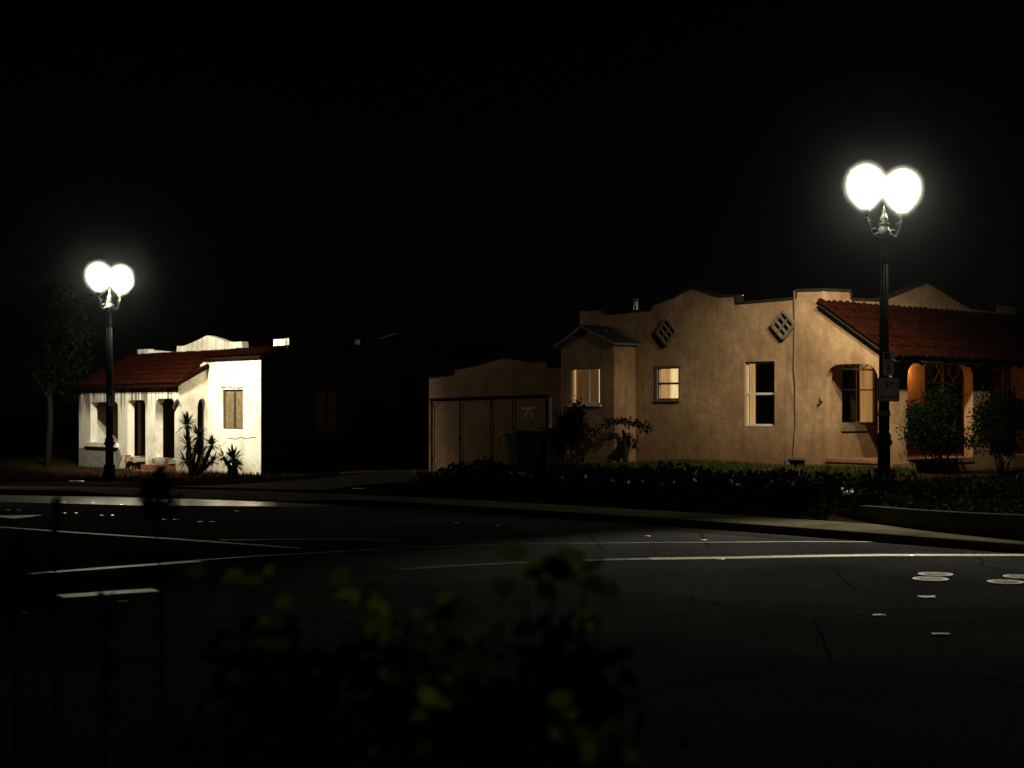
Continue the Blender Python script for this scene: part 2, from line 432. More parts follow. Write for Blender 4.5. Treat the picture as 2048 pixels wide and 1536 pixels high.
def leaves(pts, size, rng, aspect=0.5, updir=None, jitter=0.35):
    """one folded diamond leaf at each point"""
    pts = np.asarray(pts, float); n = len(pts)
    d = rng.normal(size=(n, 3))
    if updir is not None: d = d * 0.8 + np.asarray(updir)
    d /= np.linalg.norm(d, axis=1)[:, None]
    r = rng.normal(size=(n, 3)); w = np.cross(d, r); w /= np.linalg.norm(w, axis=1)[:, None] + 1e-9
    u = np.cross(w, d)
    sz = size * (1 + jitter * rng.uniform(-1, 1, n))[:, None]
    v = np.empty((n, 4, 3))
    v[:, 0] = pts; v[:, 2] = pts + d * sz
    mid = pts + d * sz * 0.45 + u * sz * 0.10
    v[:, 1] = mid + w * sz * aspect * 0.5; v[:, 3] = mid - w * sz * aspect * 0.5
    vv = v.reshape(-1, 3); ff = np.arange(n * 4).reshape(-1, 4)
    return vv, ff
def leaf_mesh(vv, ff):
    me = bpy.data.meshes.new('m'); me.from_pydata(vv.tolist(), [], ff.tolist()); me.update(); return me
def ellipsoid_pts(rng, n, c, rad, clumps=14, csz=0.34):
    """points gathered in clumps on and inside an ellipsoid: uneven outline with gaps"""
    d = rng.normal(size=(clumps, 3)); d /= np.linalg.norm(d, axis=1)[:, None]
    cc = d * (0.45 + 0.5 * rng.uniform(size=(clumps, 1)))
    k = rng.integers(0, clumps, n)
    p = cc[k] + rng.normal(size=(n, 3)) * csz * 0.62
    return p * np.asarray(rad) + np.asarray(c)
def copy_tree(o, parent=None):
    c = o.copy(); C.objects.link(c)
    if parent is not None: c.parent = parent
    for ch in list(o.children): copy_tree(ch, c)
    return c

# ------------------------------------------------------------------ ground, road, kerb, pavement
KPX = [(0, 990), (210, 993), (430, 999), (545, 1004), (700, 1011), (1000, 1030), (1200, 1044), (1480, 1062), (1620, 1073),
       (1716, 1081), (1813, 1090), (1913, 1099), (2048, 1108)]
K = [Vector((-60, 37, 0))] + [G(a, b) for a, b in KPX]
K.append(K[-1] + (K[-1] - K[-4]).normalized() * 45)
Kn = np.array([(p.x, p.y) for p in K])
def kdist(xy):
    """signed distance behind the kerb line"""
    xy = np.atleast_2d(xy); best = np.full(len(xy), 1e9); sg = np.ones(len(xy))
    for a, b in zip(Kn[:-1], Kn[1:]):
        ab = b - a; L = ab @ ab
        t = np.clip(((xy - a) @ ab) / L, 0, 1); q = a + t[:, None] * ab
        dv = xy - q; d = np.hypot(dv[:, 0], dv[:, 1])
        s = np.where(ab[0] * (xy - a)[:, 1] - ab[1] * (xy - a)[:, 0] > 0, 1, -1)
        m = d < best; best = np.where(m, d, best); sg = np.where(m, s, sg)
    return best * sg
CP = np.array([(-25, 40, .10), (-12, 37, .10), (-11.1, 41.5, -.03), (-10, 45, .0), (-7.3, 43.5, .02), (-15, 45, 0), (-6, 37, .08), (-5, 35, .1),
               (-4, 47, .1), (-2.3, 41.8, .2), (1.3, 38, .3), (-3, 33.8, .22), (0, 32, .38), (2.2, 35.2, .52), (4, 34.2, .62), (7.4, 30.6, .62),
               (9, 31.2, .62), (13, 36, .65), (6.8, 27.5, .33), (4, 28.6, .40), (10, 25, .48), (15, 22, .5), (14, 30, .6), (20, 40, .6),
               (0, 55, .3), (30, 60, .5), (-30, 60, .2)])
def terr(xy):
    xy = np.atleast_2d(np.asarray(xy, float))
    d2 = ((xy[:, None, :] - CP[None, :, :2]) ** 2).sum(2) + 0.6
    w = d2 ** -1.6
    z = (w * CP[:, 2]).sum(1) / w.sum(1)
    s = kdist(xy)
    k = np.clip((s - 1.5) / 1.6, 0, 1); k = k * k * (3 - 2 * k)
    z = 0.12 * (1 - k) + z * k
    return np.where(s < 1.42, -0.07, z)
def tz0(x, y): return float(terr([(x, y)])[0])

g = struct(link('ground', mesh([(-170, -60, -.3), (170, -60, -.3), (170, 200, -.3), (-170, 200, -.3)], [(0, 1, 2, 3)]), 'earth'))
# yard behind the pavement
xs = np.linspace(-34, 34, 195); ys = np.linspace(4, 72, 195)
gx, gy = np.meshgrid(xs, ys); q = np.stack([gx.ravel(), gy.ravel()], 1)
zz = terr(q); rng = np.random.default_rng(3)
zz = zz + np.where(kdist(q) > 2.2, rng.normal(0, 0.012, len(zz)), 0)
nv = len(xs); ff = [(j * nv + i, j * nv + i + 1, (j + 1) * nv + i + 1, (j + 1) * nv + i) for j in range(len(ys) - 1) for i in range(nv - 1)]
yard = struct(link('yard', mesh(np.c_[q, zz].tolist(), ff, True, False), 'earth'))
# road sheet bounded by the kerb line
poly = [(p.x, p.y) for p in K] + [(60, -25), (-60, -25)]
tris = tessellate_polygon([[Vector((a, b, 0)) for a, b in poly]])
road = struct(link('road', mesh([(a, b, 0) for a, b in poly], [tuple(t) for t in tris]), 'asphalt'))
for p in road.data.polygons:
    pass

def k_pt(i, s, z):                                 # point at node i of the resampled kerb line, s metres behind it
    p, nrm = KS[i]; return Vector((p.x + nrm.x * s, p.y + nrm.y * s, z))
KS = []
acc = [K[1]]
for a, b in zip(K[1:-1], K[2:]):
    n_ = max(1, int((b - a).length / 0.75))
    acc += [a.lerp(b, (j + 1) / n_) for j in range(n_)]
sm = acc[:]
for _ in range(6):
    sm = [sm[0]] + [(sm[i - 1] + sm[i] * 2 + sm[i + 1]) / 4 for i in range(1, len(sm) - 1)] + [sm[-1]]
ext = [sm[0] + Vector((-0.75 * j, 0.05 * j, 0)) for j in range(20, 0, -1)]
sm = ext + sm
for i, p in enumerate(sm):
    d = (sm[min(i + 1, len(sm) - 1)] - sm[max(i - 1, 0)]).normalized()
    KS.append((p, Vector((-d.y, d.x, 0))))
def pxof(p): return CX + F * p.x / max(p.y, 1)
def kh(i):                                         # kerb height, dropped at the driveway
    x = pxof(KS[i][0])
    if x < 150 or x > 690: return 0.13
    if 260 < x < 600: return 0.025
    return 0.025 + 0.105 * ((260 - x) / 110 if x <= 260 else (x - 600) / 90)
last = max(i for i in range(len(KS)) if KS[i][0].y > 6)
mb = MB()
for i in range(last):
    h0, h1 = kh(i), kh(i + 1)
    mb.hexa([k_pt(i, 0, -.05), k_pt(i + 1, 0, -.05), k_pt(i + 1, .15, -.05), k_pt(i, .15, -.05),
             k_pt(i, .02, h0), k_pt(i + 1, .02, h1), k_pt(i + 1, .15, h1), k_pt(i, .15, h0)])
struct(mb.build('kerb', 'concrete_dark'))
side = struct(link('pavement', None)); slabs = 0
for i in range(0, last - 1, 2):
    j = i + 2
    e = 0.006
    def kp(t, s, z):
        a, b = k_pt(i, s, 0), k_pt(j, s, 0); m_ = k_pt(i + 1, s, 0)
        v = a.lerp(b, t); v.z = z; return v
    h0, h1 = max(kh(i), 0.02) - 0.004, max(kh(j), 0.02) - 0.004
    b0 = 0.115 if h0 < .1 else h0; b1 = 0.115 if h1 < .1 else h1
    o = link('slab', MB().hexa([kp(e, .155, -.06), kp(1 - e, .155, -.06), kp(1 - e, 1.55, -.06), kp(e, 1.55, -.06),
             kp(e, .155, h0), kp(1 - e, .155, h1), kp(1 - e, 1.55, b1), kp(e, 1.55, b0)]).me(), 'concrete', None)
    o.parent = side
# concrete gutter pan along the kerb
mb = MB()
for i in range(last):
    for (s0, s1) in ((-0.62, -0.005),):
        if 700 < pxof(KS[i][0]): mb.add([k_pt(i, s0, .004), k_pt(i + 1, s0, .004), k_pt(i + 1, s1, .006), k_pt(i, s1, .006)], [(0, 1, 2, 3)])
link('gutter_pan', mb.me(), 'gutter').parent = road
mb = MB()                                                      # smooth paler strip added to bring out the bright band of light
def apw(i):
    x = pxof(KS[i][0]); return -2.3 if x < 400 else -2.3 + 1.7 * min(1, (x - 400) / 300)
for i in range(last):
    if pxof(KS[i + 1][0]) <= 720:
        mb.add([k_pt(i, apw(i), .004), k_pt(i + 1, apw(i + 1), .004), k_pt(i + 1, -.005, .006), k_pt(i, -.005, .006)], [(0, 1, 2, 3)])
link('gutter_pan', mb.me(), 'bright_band_strip').parent = road

# driveway draped on the slope
def drape(quad, nu, nv_, lift):
    a, b, c, d = [Vector(p) for p in quad]; v = []; f = []
    for i in range(nu + 1):
        for j in range(nv_ + 1):
            p = a.lerp(b, i / nu).lerp(d.lerp(c, i / nu), j / nv_); v.append((p.x, p.y, tz0(p.x, p.y) + lift))
    for i in range(nu):
        for j in range(nv_): f.append((i * (nv_ + 1) + j, (i + 1) * (nv_ + 1) + j, (i + 1) * (nv_ + 1) + j + 1, i * (nv_ + 1) + j + 1))
    return v, f
v, f = drape([(-8.0, 35.1, 0), (-4.15, 33.4, 0), (1.0, 38.6, 0), (-3.0, 42.3, 0)], 12, 24, 0.03)
struct(link('driveway', mesh(v, f), 'concrete'))
# edging kerb between lawn and driveway
mb = MB()
e0, e1 = Vector((-8.1, 35.25, 0)), Vector((-4.6, 40.2, 0)); dd = (e1 - e0).normalized(); nn = Vector((-dd.y, dd.x, 0)) * .14
for i in range(8):
    a = e0.lerp(e1, i / 8); b = e0.lerp(e1, (i + 1) / 8); za, zb = tz0(a.x, a.y), tz0(b.x, b.y)
    P = [a, b, b + nn, a + nn]; Zs = [za, zb, zb, za]
    mb.hexa([(p.x, p.y, z - .2) for p, z in zip(P, Zs)] + [(p.x, p.y, z + .13) for p, z in zip(P, Zs)])
struct(mb.build('driveway_edge', 'concrete_dark'))

# painted lines and worn marks: sheets on the asphalt, parts of the road
def line_px(pts, w, name='lane_line', z=0.008, material='road_paint'):
    P = [G(a, b) for a, b in pts]; Q = []
    for a, b in zip(P[:-1], P[1:]):
        n_ = max(1, int((b - a).length / 0.8)); Q += [a.lerp(b, j / n_) for j in range(n_)]
    Q.append(P[-1]); mb = MB(); L = []
    for i, p in enumerate(Q):
        d = (Q[min(i + 1, len(Q) - 1)] - Q[max(i - 1, 0)]).normalized(); n_ = Vector((-d.y, d.x, 0)) * w / 2
        L.append((p - n_, p + n_))
    for (a, b), (c, d) in zip(L[:-1], L[1:]):
        mb.add([(q.x, q.y, z) for q in (a, c, d, b)], [(0, 1, 2, 3)])
    o = link(name, mb.me(), material); o.parent = road; return o
line_px([(-40, 1052), (0, 1055), (85, 1061), (137, 1065), (244, 1072), (366, 1080), (500, 1090), (600, 1097)], 0.14, material='worn_paint')
line_px([(60, 1149), (98, 1145), (195, 1137), (293, 1130), (391, 1122), (500, 1114), (640, 1106), (845, 1095), (1050, 1089), (1240, 1086.5),
         (1480, 1085), (1600, 1084), (1750, 1084.5), (1950, 1088)], 0.13, material='worn_paint')
line_px([(98, 1146.5), (195, 1139), (310, 1130.5), (400, 1124)], 0.16, 'limit_line', 0.012, 'faded_paint')
line_px([(800, 1140), (900, 1133), (1138, 1122), (1300, 1118.5)], 0.20, material='worn_paint')
line_px([(1300, 1118.5), (1480, 1116), (1619, 1113), (1757, 1111), (2048, 1111), (2200, 1112)], 0.26)
line_px([(120, 1194), (230, 1186), (312, 1181)], 0.30, 'limit_line', material='faded_paint')
line_px([(440, 1081), (560, 1079.5), (700, 1079.5), (800, 1081)], 0.12, material='worn_paint')
link('arrow_mark', mesh([tuple(G(a, b, .009)) for a, b in ((-30, 1031), (85, 1030), (60, 1034), (25, 1037))], [(0, 1, 2, 3)]), 'worn_paint').parent = road

# near bank where the photographer stands
bx = np.linspace(-9, 9, 50); by = np.linspace(-6, 8.2, 40)
v = []; rb = np.random.default_rng(9)
for y in by:
    for x in bx:
        k = max(0, min(1, (8.0 - y) / 4.2)); k = k * k * (3 - 2 * k)
        k *= max(0, min(1, (9 - abs(x)) / 3))
        v.append((x, y, -.05 + 0.72 * k + (rb.normal(0, .025) if k > .02 else 0)))
f = [(j * 50 + i, j * 50 + i + 1, (j + 1) * 50 + i + 1, (j + 1) * 50 + i) for j in range(39) for i in range(49)]
struct(link('bank', mesh(v, f, True, False), 'soil'))

# ------------------------------------------------------------------ corner house (peach)
D0 = 31.05
P0 = Vector((A(1768, D0), D0, 0))
RS = Plane(P0, U1, Vector((-U2.x, -U2.y, 0)))                 # long side wall, t grows away from the porch corner
FN = Vector((-U1.x, -U1.y, 0))                                # outward normal of the fronts
t1 = RS.t(1646)                                               # porch depth
RM = Plane(P0 + U1 * t1, U2, FN)                              # main front wall, s grows to the right
RP = Plane(P0, U2, FN)                                        # porch front
SW = 8.7                                                      # width of the front
GZ = 0.25                                                     # walls start below the ground
house = thing('corner_house', 'peach stucco corner house with red tiled porch roof and lit windows', 'house', (P0.x, P0.y, 0.6))

par = [RS.tz(*p) for p in [(1160, 621), (1203, 620), (1217, 629), (1303, 620.5), (1303, 611), (1325, 604), (1345, 597), (1365, 586), (1386, 577),
                           (1405, 583), (1425, 590), (1440, 594), (1456, 593), (1473, 592), (1474, 608), (1592, 598), (1592, 582.5), (1646, 581)]]
tE = par[0][0]
rkA = RS.tz(1646, 611); rkB = RS.tz(1768, 700)
outer = [(0, GZ), (0, rkB[1]), (t1, rkA[1])] + par[::-1] + [(tE, GZ)]
ar = prect(RS, 1652, 728, 1756, 916)
w_small = prect(RS, 1315, 735, 1358, 799)
w_big = prect(RS, 1489, 723, 1549, 852)
cv1 = prect(RS, 1579, 920, 1612, 938); cv2 = prect(RS, 1351, 919, 1374, 926)
holes = [arch(ar[0], ar[1], ar[2], ar[3], 0.34, 0.34), rect(*w_small), rect(*w_big), rect(*cv1), rect(*cv2)]
wall = slab(RS, outer, holes, 0.0, -0.20).build('wall', 'peach_stucco', house)
coping(RS, par, house)
# porch front with arches
zpe = RP.tz(1790, 700)[1]
a1 = prect(RP, 1815, 728, 1946, 917); a2 = (RP.t(1980), 6.6, a1[2], a1[3])
slab(RP, [(0.20, GZ), (SW, GZ), (SW, zpe), (0.20, zpe)],
     [arch(a1[0], a1[1], a1[2], a1[3], .30, .30), arch(a2[0], a2[1], a2[2], a2[3], .30, .30), arch(7.1, 8.3, a1[2] + .7, a1[3], .25, .25)],
     0.0, -0.22).build('porch_wall', 'peach_stucco', house)
# battered foot of the corner pier
zf = a1[2]
MB().hexa([RP.pt(.0, GZ, .20), RP.pt(.80, GZ, .20), RP.pt(.80, GZ, 0.003), RP.pt(.0, GZ, 0.003),
           RP.pt(.0, zf + .75, .01), RP.pt(.62, zf + .75, .01), RP.pt(.62, zf + .75, 0.003), RP.pt(0, zf + .75, 0.003)]).build('pier_foot', 'peach_stucco', house)
MB().hexa([RP.pt(-.003, GZ, .002), RP.pt(-.003, GZ, .2), RP.pt(.8, GZ, .2), RP.pt(.8, GZ, .002),
           RP.pt(-.003, zf - .05, .003), RP.pt(-.003, zf - .05, .22), RP.pt(.85, zf - .05, .22), RP.pt(.85, zf - .05, .003)]).build('plinth', 'peach_stucco', house)
# main front wall with its own parapet
pf = [RM.tz(*p) for p in [(1646, 581), (1700, 583), (1702, 600), (1757, 602), (1786, 592), (1812, 582), (1835, 572), (1853, 566), (1874, 571), (1905, 581), (1935, 590)]]
pf[0] = (0.0, par[-1][1])
sc_ = pf[7][0]
top = pf[:8] + [(2 * sc_ - a, b) for a, b in pf[:7][::-1]]
SW = max(SW, top[-1][0])
wA = prect(RM, 1684, 716, 1757, 850); wB = prect(RM, 1850, 716, 1934, 835)
wB = (wB[0], wB[1], wB[2] - 0.25, wB[3]); wA = (wA[0], wA[1], wA[2], wB[3])
dr = (wB[1] + .75, wB[1] + 1.65, zf, zf + 2.0)
slab(RM, [(0.20, GZ)] + [(0.2, top[0][1])] + top[1:] + [(top[-1][0], GZ)], [rect(*wA), rect(*wB), rect(*dr)], 0.0, -0.2).build('front_wall', 'peach_stucco', house)
coping(RM, top, house)
slab(Plane(RM.pt(top[-1][0], 0) , U1, U2), [(-t1, GZ), (tE - t1, GZ), (tE - t1, 3.9), (-t1 + 1.7, 3.9), (-t1, zpe)], [], -0.003, -0.2).build('wall', 'peach_stucco', house)
slab(Plane(RS.pt(tE, 0), U2, U1), [(0.2, GZ), (top[-1][0] - .2, GZ), (top[-1][0] - .2, 3.8), (0.2, par[0][1])], [], -0.003, -0.2).build('wall', 'peach_stucco', house)
MB().hexa([RS.pt(a, 3.55, -o) for a, o in ((t1 + .2, .2), (tE - .2, .2), (tE - .2, SW), (t1 + .2, SW))] +
          [RS.pt(a, 3.62, -o) for a, o in ((t1 + .2, .2), (tE - .2, .2), (tE - .2, SW), (t1 + .2, SW))]).build('roof_deck', 'shingle', house)
MB().hexa([RP.pt(s, zf - .35, -o) for s, o in ((.2, .22), (SW, .22), (SW, t1 - .001), (.2, t1 - .001))] +
          [RP.pt(s, zf, -o) for s, o in ((.2, .22), (SW, .22), (SW, t1 - .001), (.2, t1 - .001))]).build('porch_floor', 'brick_red', house)
wbox(MB(), RP, a1[0], a1[1], zf - .1, zf - .003, -.21, .02).build('sill', 'brick_red', house)
wbox(MB(), RS, ar[0], ar[1], zf - .06, zf - .003, -.19, .025).build('sill', 'brick_red', house)
wbox(MB(), RP, .21, SW - .1, zpe - .12, zpe - .06, -.23, -(t1 - .01)).build('porch_ceiling', 'porch_stucco', house)

# porch roof: boarded slab with individual barrel tiles
EO = 0.34; RO = 0.14                                          # eave and rake overhang
slope = (rkA[1] - rkB[1]) / t1
def rz(t): return rkB[1] + slope * t + 0.05                   # top of boards
rb_ = MB().hexa([RP.pt(s, rz(-e) + dz, e) for dz in (-.07, 0) for s, e in ((-RO, EO), (SW, EO), (SW, -t1 + .002), (-RO, -t1 + .002))])
roof = rb_.build('porch_roof', 'dark_wood', house)
mb = MB()
for i in range(20):
    s = 0.05 + i * 0.44
    mb.hexa([RP.pt(a, rz(-e) - .07 + dz, e) for dz in (-.10, -.002) for a, e in ((s, EO - .04), (s + .08, EO - .04), (s + .08, 0.003), (s, 0.003))])
mb.build('rafter_ends', 'dark_wood', house)
ROWS = 6; SL = math.hypot(1, slope); LEN = (t1 + EO) * SL; COLS = 40; CW = (SW + RO) / COLS; TL = LEN / ROWS + .07
tm = MB(); nseg = 6
for (yy, r, h) in ((0, CW * .53, .0), (TL, CW * .44, .0)):
    for k in range(nseg + 1):
        a = math.pi * k / nseg; tm.v.append((-r * math.cos(a), yy, r * .62 * math.sin(a)))
    for k in range(nseg + 1):
        a = math.pi * k / nseg; tm.v.append((-(r - .014) * math.cos(a), yy, (r - .014) * .62 * math.sin(a) - .004))
w_ = nseg + 1
for k in range(nseg):
    tm.f += [(k, k + 1, 2 * w_ + k + 1, 2 * w_ + k), (w_ + k, 3 * w_ + k, 3 * w_ + k + 1, w_ + k + 1), (k, w_ + k, w_ + k + 1, k + 1)]
tile_me = tm.me(True)
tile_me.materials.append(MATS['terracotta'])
ydir = (U1 + Vector((0, 0, slope))).normalized(); xdir = Vector((U2.x, U2.y, 0)); zdir = xdir.cross(ydir)
if zdir.z < 0: zdir = -zdir
mm = Matrix((xdir, ydir, zdir)).transposed()
pan = MB()
for c in range(COLS):
    for r_ in range(ROWS):
        s = -RO + (c + .5) * CW; dist = -EO + r_ * (LEN / ROWS) / SL
        o = bpy.data.objects.new('tile', tile_me); C.objects.link(o); o.parent = roof
        j = Vector((random.gauss(0, .006), random.gauss(0, .006), random.gauss(0, .004)))
        p = RP.pt(s, rz(dist) + .022 + .012, -dist) + j - ydir * (0.05 if r_ == 0 else 0.0)
        q = Matrix.Rotation(random.gauss(0, .025), 3, 'Z') @ Matrix.Rotation(-.035, 3, 'X')
        o.matrix_local = Matrix.Translation(p) @ (mm @ q).to_4x4()
for c in range(COLS + 1):                                      # pan tiles seen between the covers
    s = -RO + c * CW
    for k in range(2):
        a, b = s - CW * .25 + k * CW * .25, s - CW * .25 + (k + 1) * CW * .25
        za, zb = (.028, .006) if k == 0 else (.006, .028)
        pan.add([RP.pt(a, rz(-EO) + za, EO + .02), RP.pt(b, rz(-EO) + zb, EO + .02), RP.pt(b, rz(t1) + zb, -t1 + .003), RP.pt(a, rz(t1) + za, -t1 + .003)], [(0, 1, 2, 3)])
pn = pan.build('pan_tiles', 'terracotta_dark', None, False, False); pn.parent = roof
# ---- windows
def window(pl, r, parent, frame='white_frame', fw=0.05, depth=0.09, split=None, vert=None, sill=True, name='window', sillmat=None, surround=None):
    """frame, sashes and panes in an opening (t0,t1,z0,z1)"""
    t0, t1_, z0, z1 = r; mb = MB()
    wbox(mb, pl, t0, t0 + fw, z0, z1, -depth, -depth - .06); wbox(mb, pl, t1_ - fw, t1_, z0, z1, -depth, -depth - .06)
    wbox(mb, pl, t0 + fw, t1_ - fw, z0, z0 + fw, -depth, -depth - .06); wbox(mb, pl, t0 + fw, t1_ - fw, z1 - fw, z1, -depth, -depth - .06)
    w = mb.build(name, frame, parent)
    cells = [(t0 + fw, t1_ - fw, z0 + fw, z1 - fw)]
    if split:
        zs = z0 + (z1 - z0) * split; b = MB(); wbox(b, pl, t0 + fw, t1_ - fw, zs - .025, zs + .025, -depth + .012, -depth - .05)
        b.build('meeting_rail', frame, None).parent = w
        cells = [(t0 + fw, t1_ - fw, z0 + fw, zs - .025), (t0 + fw, t1_ - fw, zs + .025, z1 - fw)]
    if vert:
        tv = t0 + (t1_ - t0) * vert; b = MB(); wbox(b, pl, tv - .022, tv + .022, z0 + fw, z1 - fw, -depth + .012, -depth - .05)
        b.build('mullion', frame, None).parent = w
        cells = [(t0 + fw, tv - .022, z0 + fw, z1 - fw), (tv + .022, t1_ - fw, z0 + fw, z1 - fw)]
    for c in cells:
        b = MB(); b.add([pl.pt(a_, z_, -depth - .027) for a_, z_ in rect(c[0], c[1], c[2], c[3])], [(0, 1, 2, 3) if pl.u.cross(Vector((0, 0, 1))).dot(pl.n) > 0 else (3, 2, 1, 0)]); link('pane', mesh(b.v, b.f, fix=False), 'glass', None).parent = w
    if sill:
        b = MB(); wbox(b, pl, t0 - .05, t1_ + .05, z0 - .05, z0 - .002, .05, -depth); b.build('sill', sillmat or frame, None).parent = w
    return w
def back(pl, r, pieces, parent, depth=0.42):
    """room seen behind the glass: a shallow box closed by panels; pieces = (fraction0, fraction1, material)"""
    t0, t1_, z0, z1 = r; mb = MB(); e = .12 if depth > .22 else -.004
    for a in ((t0 - e, t0 - e + .01, z0 - e, z1 + e), (t1_ + e - .01, t1_ + e, z0 - e, z1 + e)): wbox(mb, pl, *a, -.205, -depth)
    wbox(mb, pl, t0 - e, t1_ + e, z0 - e - .01, z0 - e, -.205, -depth); wbox(mb, pl, t0 - e, t1_ + e, z1 + e, z1 + e + .01, -.205, -depth)
    if depth > .22: mb.build('window_lining', 'porch_dark', parent)
    a0, a1_ = t0 - e, t1_ + e
    for (f0, f1, m_) in pieces:
        b = MB(); wbox(b, pl, a0 + (a1_ - a0) * f0, a0 + (a1_ - a0) * f1, z0 - e, z1 + e, -depth + .002, -depth - .02); b.build('room_back', m_, parent)
# small double-hung window, lit yellow (t grows to the left in the picture)
window(RS, w_small, house, 'black_frame', .03, .02, split=.5, sillmat='vent_tile')
sw = w_small; b = MB()
for a in ((sw[0] - .05, sw[0] - .002, sw[2] - .05, sw[3] + .05), (sw[1] + .002, sw[1] + .05, sw[2] - .05, sw[3] + .05)): wbox(b, RS, *a, .025, -.03)
wbox(b, RS, sw[0] - .05, sw[1] + .05, sw[3] + .002, sw[3] + .05, .03, -.03)
b.build('window_surround', 'vent_tile', house)
b = MB(); wbox(b, RS, sw[1] - .055, sw[1] - .032, sw[2] + .03, sw[3] - .03, -.015, -.04); b.build('sash_stile', 'white_frame', house)
back(RS, w_small, [(0, .52, 'lit_yellow'), (.52, 1, 'lit_peach')], house, .10)
# tall sash window, dark room with one lit strip
window(RS, w_big, house, 'white_frame', .045, .07, split=.50, sill=False)
back(RS, w_big, [(0, .72, 'black_void'), (.72, .78, 'dark_wood'), (.78, 1, 'lit_peach')], house, .16)
# porch windows
wa = window(RM, wA, house, 'brown_frame', .06, .06, vert=.52, sill=False)
b = MB(); zt = wA[2] + (wA[3] - wA[2]) * .79; wbox(b, RM, wA[0] + .06, wA[1] - .06, zt - .02, zt + .02, -.045, -.11)
zt2 = wA[2] + (wA[3] - wA[2]) * .50; wbox(b, RM, wA[0] + .06, wA[1] - .06, zt2 - .014, zt2 + .014, -.05, -.1); b.build('glazing_bar', 'brown_frame', None).parent = wa
b = MB()
def lattice(mb, pl, t0, t1_, z0, z1, n, o0, o1, w=.022):
    for i in range(n):
        a = t0 + (t1_ - t0) * i / n; c = t0 + (t1_ - t0) * (i + 1) / n
        wbar(mb, pl, (a, z0), (c, z1), w, o0, o1); wbar(mb, pl, (a, z1), (c, z0), w, o0 - .004, o1 - .004)
lattice(b, RM, wA[0] + .06, wA[1] - .06, zt + .02, wA[3] - .06, 3, -.05, -.07); b.build('lattice', 'brown_frame', None).parent = wa
back(RM, wA, [(0, .50, 'black_void'), (.50, .54, 'dark_wood'), (.54, 1, 'lit_curtain')], house, .15)
wbox(MB(), RM, wA[0] - .04, wA[1] + .04, wA[2] - .13, wA[2] - .003, .04, -.06).build('window_sill', 'brown_frame', house)
wb = window(RM, wB, house, 'brown_frame', .06, .06, vert=.48, sill=False)
b = MB(); zt = wB[3] - .58; wbox(b, RM, wB[0] + .06, wB[1] - .06, zt - .02, zt + .02, -.045, -.11); b.build('glazing_bar', 'brown_frame', None).parent = wb
b = MB(); lattice(b, RM, wB[0] + .06, wB[1] - .06, zt + .02, wB[3] - .06, 4, -.05, -.07); b.build('lattice', 'brown_frame', None).parent = wb
back(RM, wB, [(0, 1, 'black_void')], house, .30)
dw = MB(); wbox(dw, RM, dr[0], dr[1], dr[2], dr[3], -.06, -.1); d_ = dw.build('front_door', 'brick_red', house)
b = MB(); b.tube([RM.pt(dr[0] + .1, zf + 1, -.06), RM.pt(dr[0] + .1, zf + 1, .0)], .025); b.build('door_handle', 'metal_flue', None).parent = d_
# ---- diamond attic vents
def vent(pl, px, py, parent, half=.235, m_='vent_tile'):
    t, z = pl.tz(px, py); o = .10
    rot = lambda a, b: (t + (a - b) * .7071, z + (a + b) * .7071)
    s = half * .92; mb = MB()
    for a, b in (((-s, -s), (s, -s)), ((s, -s), (s, s)), ((s, s), (-s, s)), ((-s, s), (-s, -s))):
        wbar(mb, pl, rot(*a), rot(*b), .05, o, .002)
    v_ = mb.build('attic_vent', m_, parent)
    mb = MB()
    wbar(mb, pl, rot(0, -s), rot(0, s), .03, o - .01, .02)
    for k in (-1, 1): wbar(mb, pl, rot(-s, k * s * .34), rot(s, k * s * .34), .03, o - .014, .02)
    mb.build('grille', m_, None).parent = v_
    mb = MB(); wbar(mb, pl, rot(-s * .98, 0), rot(s * .98, 0), s * 1.9, .012, .003); mb.build('vent_throat', 'black_void', None).parent = v_
vent(RS, 1337, 664, house); vent(RS, 1570, 650, house)
# ---- cable on the wall, crawl-space vents, roof flues
cb = [(1594, 583), (1590, 582), (1590.5, 600), (1592, 640), (1591, 700), (1590, 735), (1593, 770), (1592.5, 800), (1593.5, 845), (1591, 880), (1589, 918)]
MB().tube([RS.pt(*RS.tz(*p), .03 if i else -.1) for i, p in enumerate(cb)], .016, 6).build('cable', 'cable', house)
for r in (cv1, cv2):
    b = MB(); wbox(b, RS, r[0], r[1], r[2], r[3], -.12, -.19); b.build('crawl_space_void', 'black_void', house)
r = cv1; b = MB()
wbox(b, RS, r[0] - .07, r[0] - .003, r[2] - .02, r[3] + .05, .05, -.05); wbox(b, RS, r[1] + .003, r[1] + .07, r[2] - .02, r[3] + .05, .05, -.05); wbox(b, RS, r[0] - .002, r[1] + .002, r[3] + .003, r[3] + .06, .05, -.05)
b.build('crawl_space_frame', 'vent_tile', house)
p = RS.pt(*RS.tz(1644, 803), 0.0)
MB().tube([p, p + RS.n * .08, p + RS.n * .09 + Vector((0, 0, .07))], .02, 6).build('hose_bracket', 'coping', house)
def on(pl, px, py, o): t, z = pl.tz(px, py); return pl.pt(t, z, o)
fl = RS.off(-1.2); a = on(fl, 1273, 622, 0); b_ = on(fl, 1272, 604, 0); c_ = on(fl, 1272, 599, 0)
MB().lathe([(.11, a.z - .3), (.10, a.z), (.055, b_.z), (.055, c_.z - .03), (.10, c_.z - .03), (.10, c_.z), (.02, c_.z + .05)], 12, (a.x, a.y)).build('flue', 'metal_flue', house, True)
fl = RS.off(-.6); a = on(fl, 1479, 606, 0); c_ = on(fl, 1479, 592, 0)
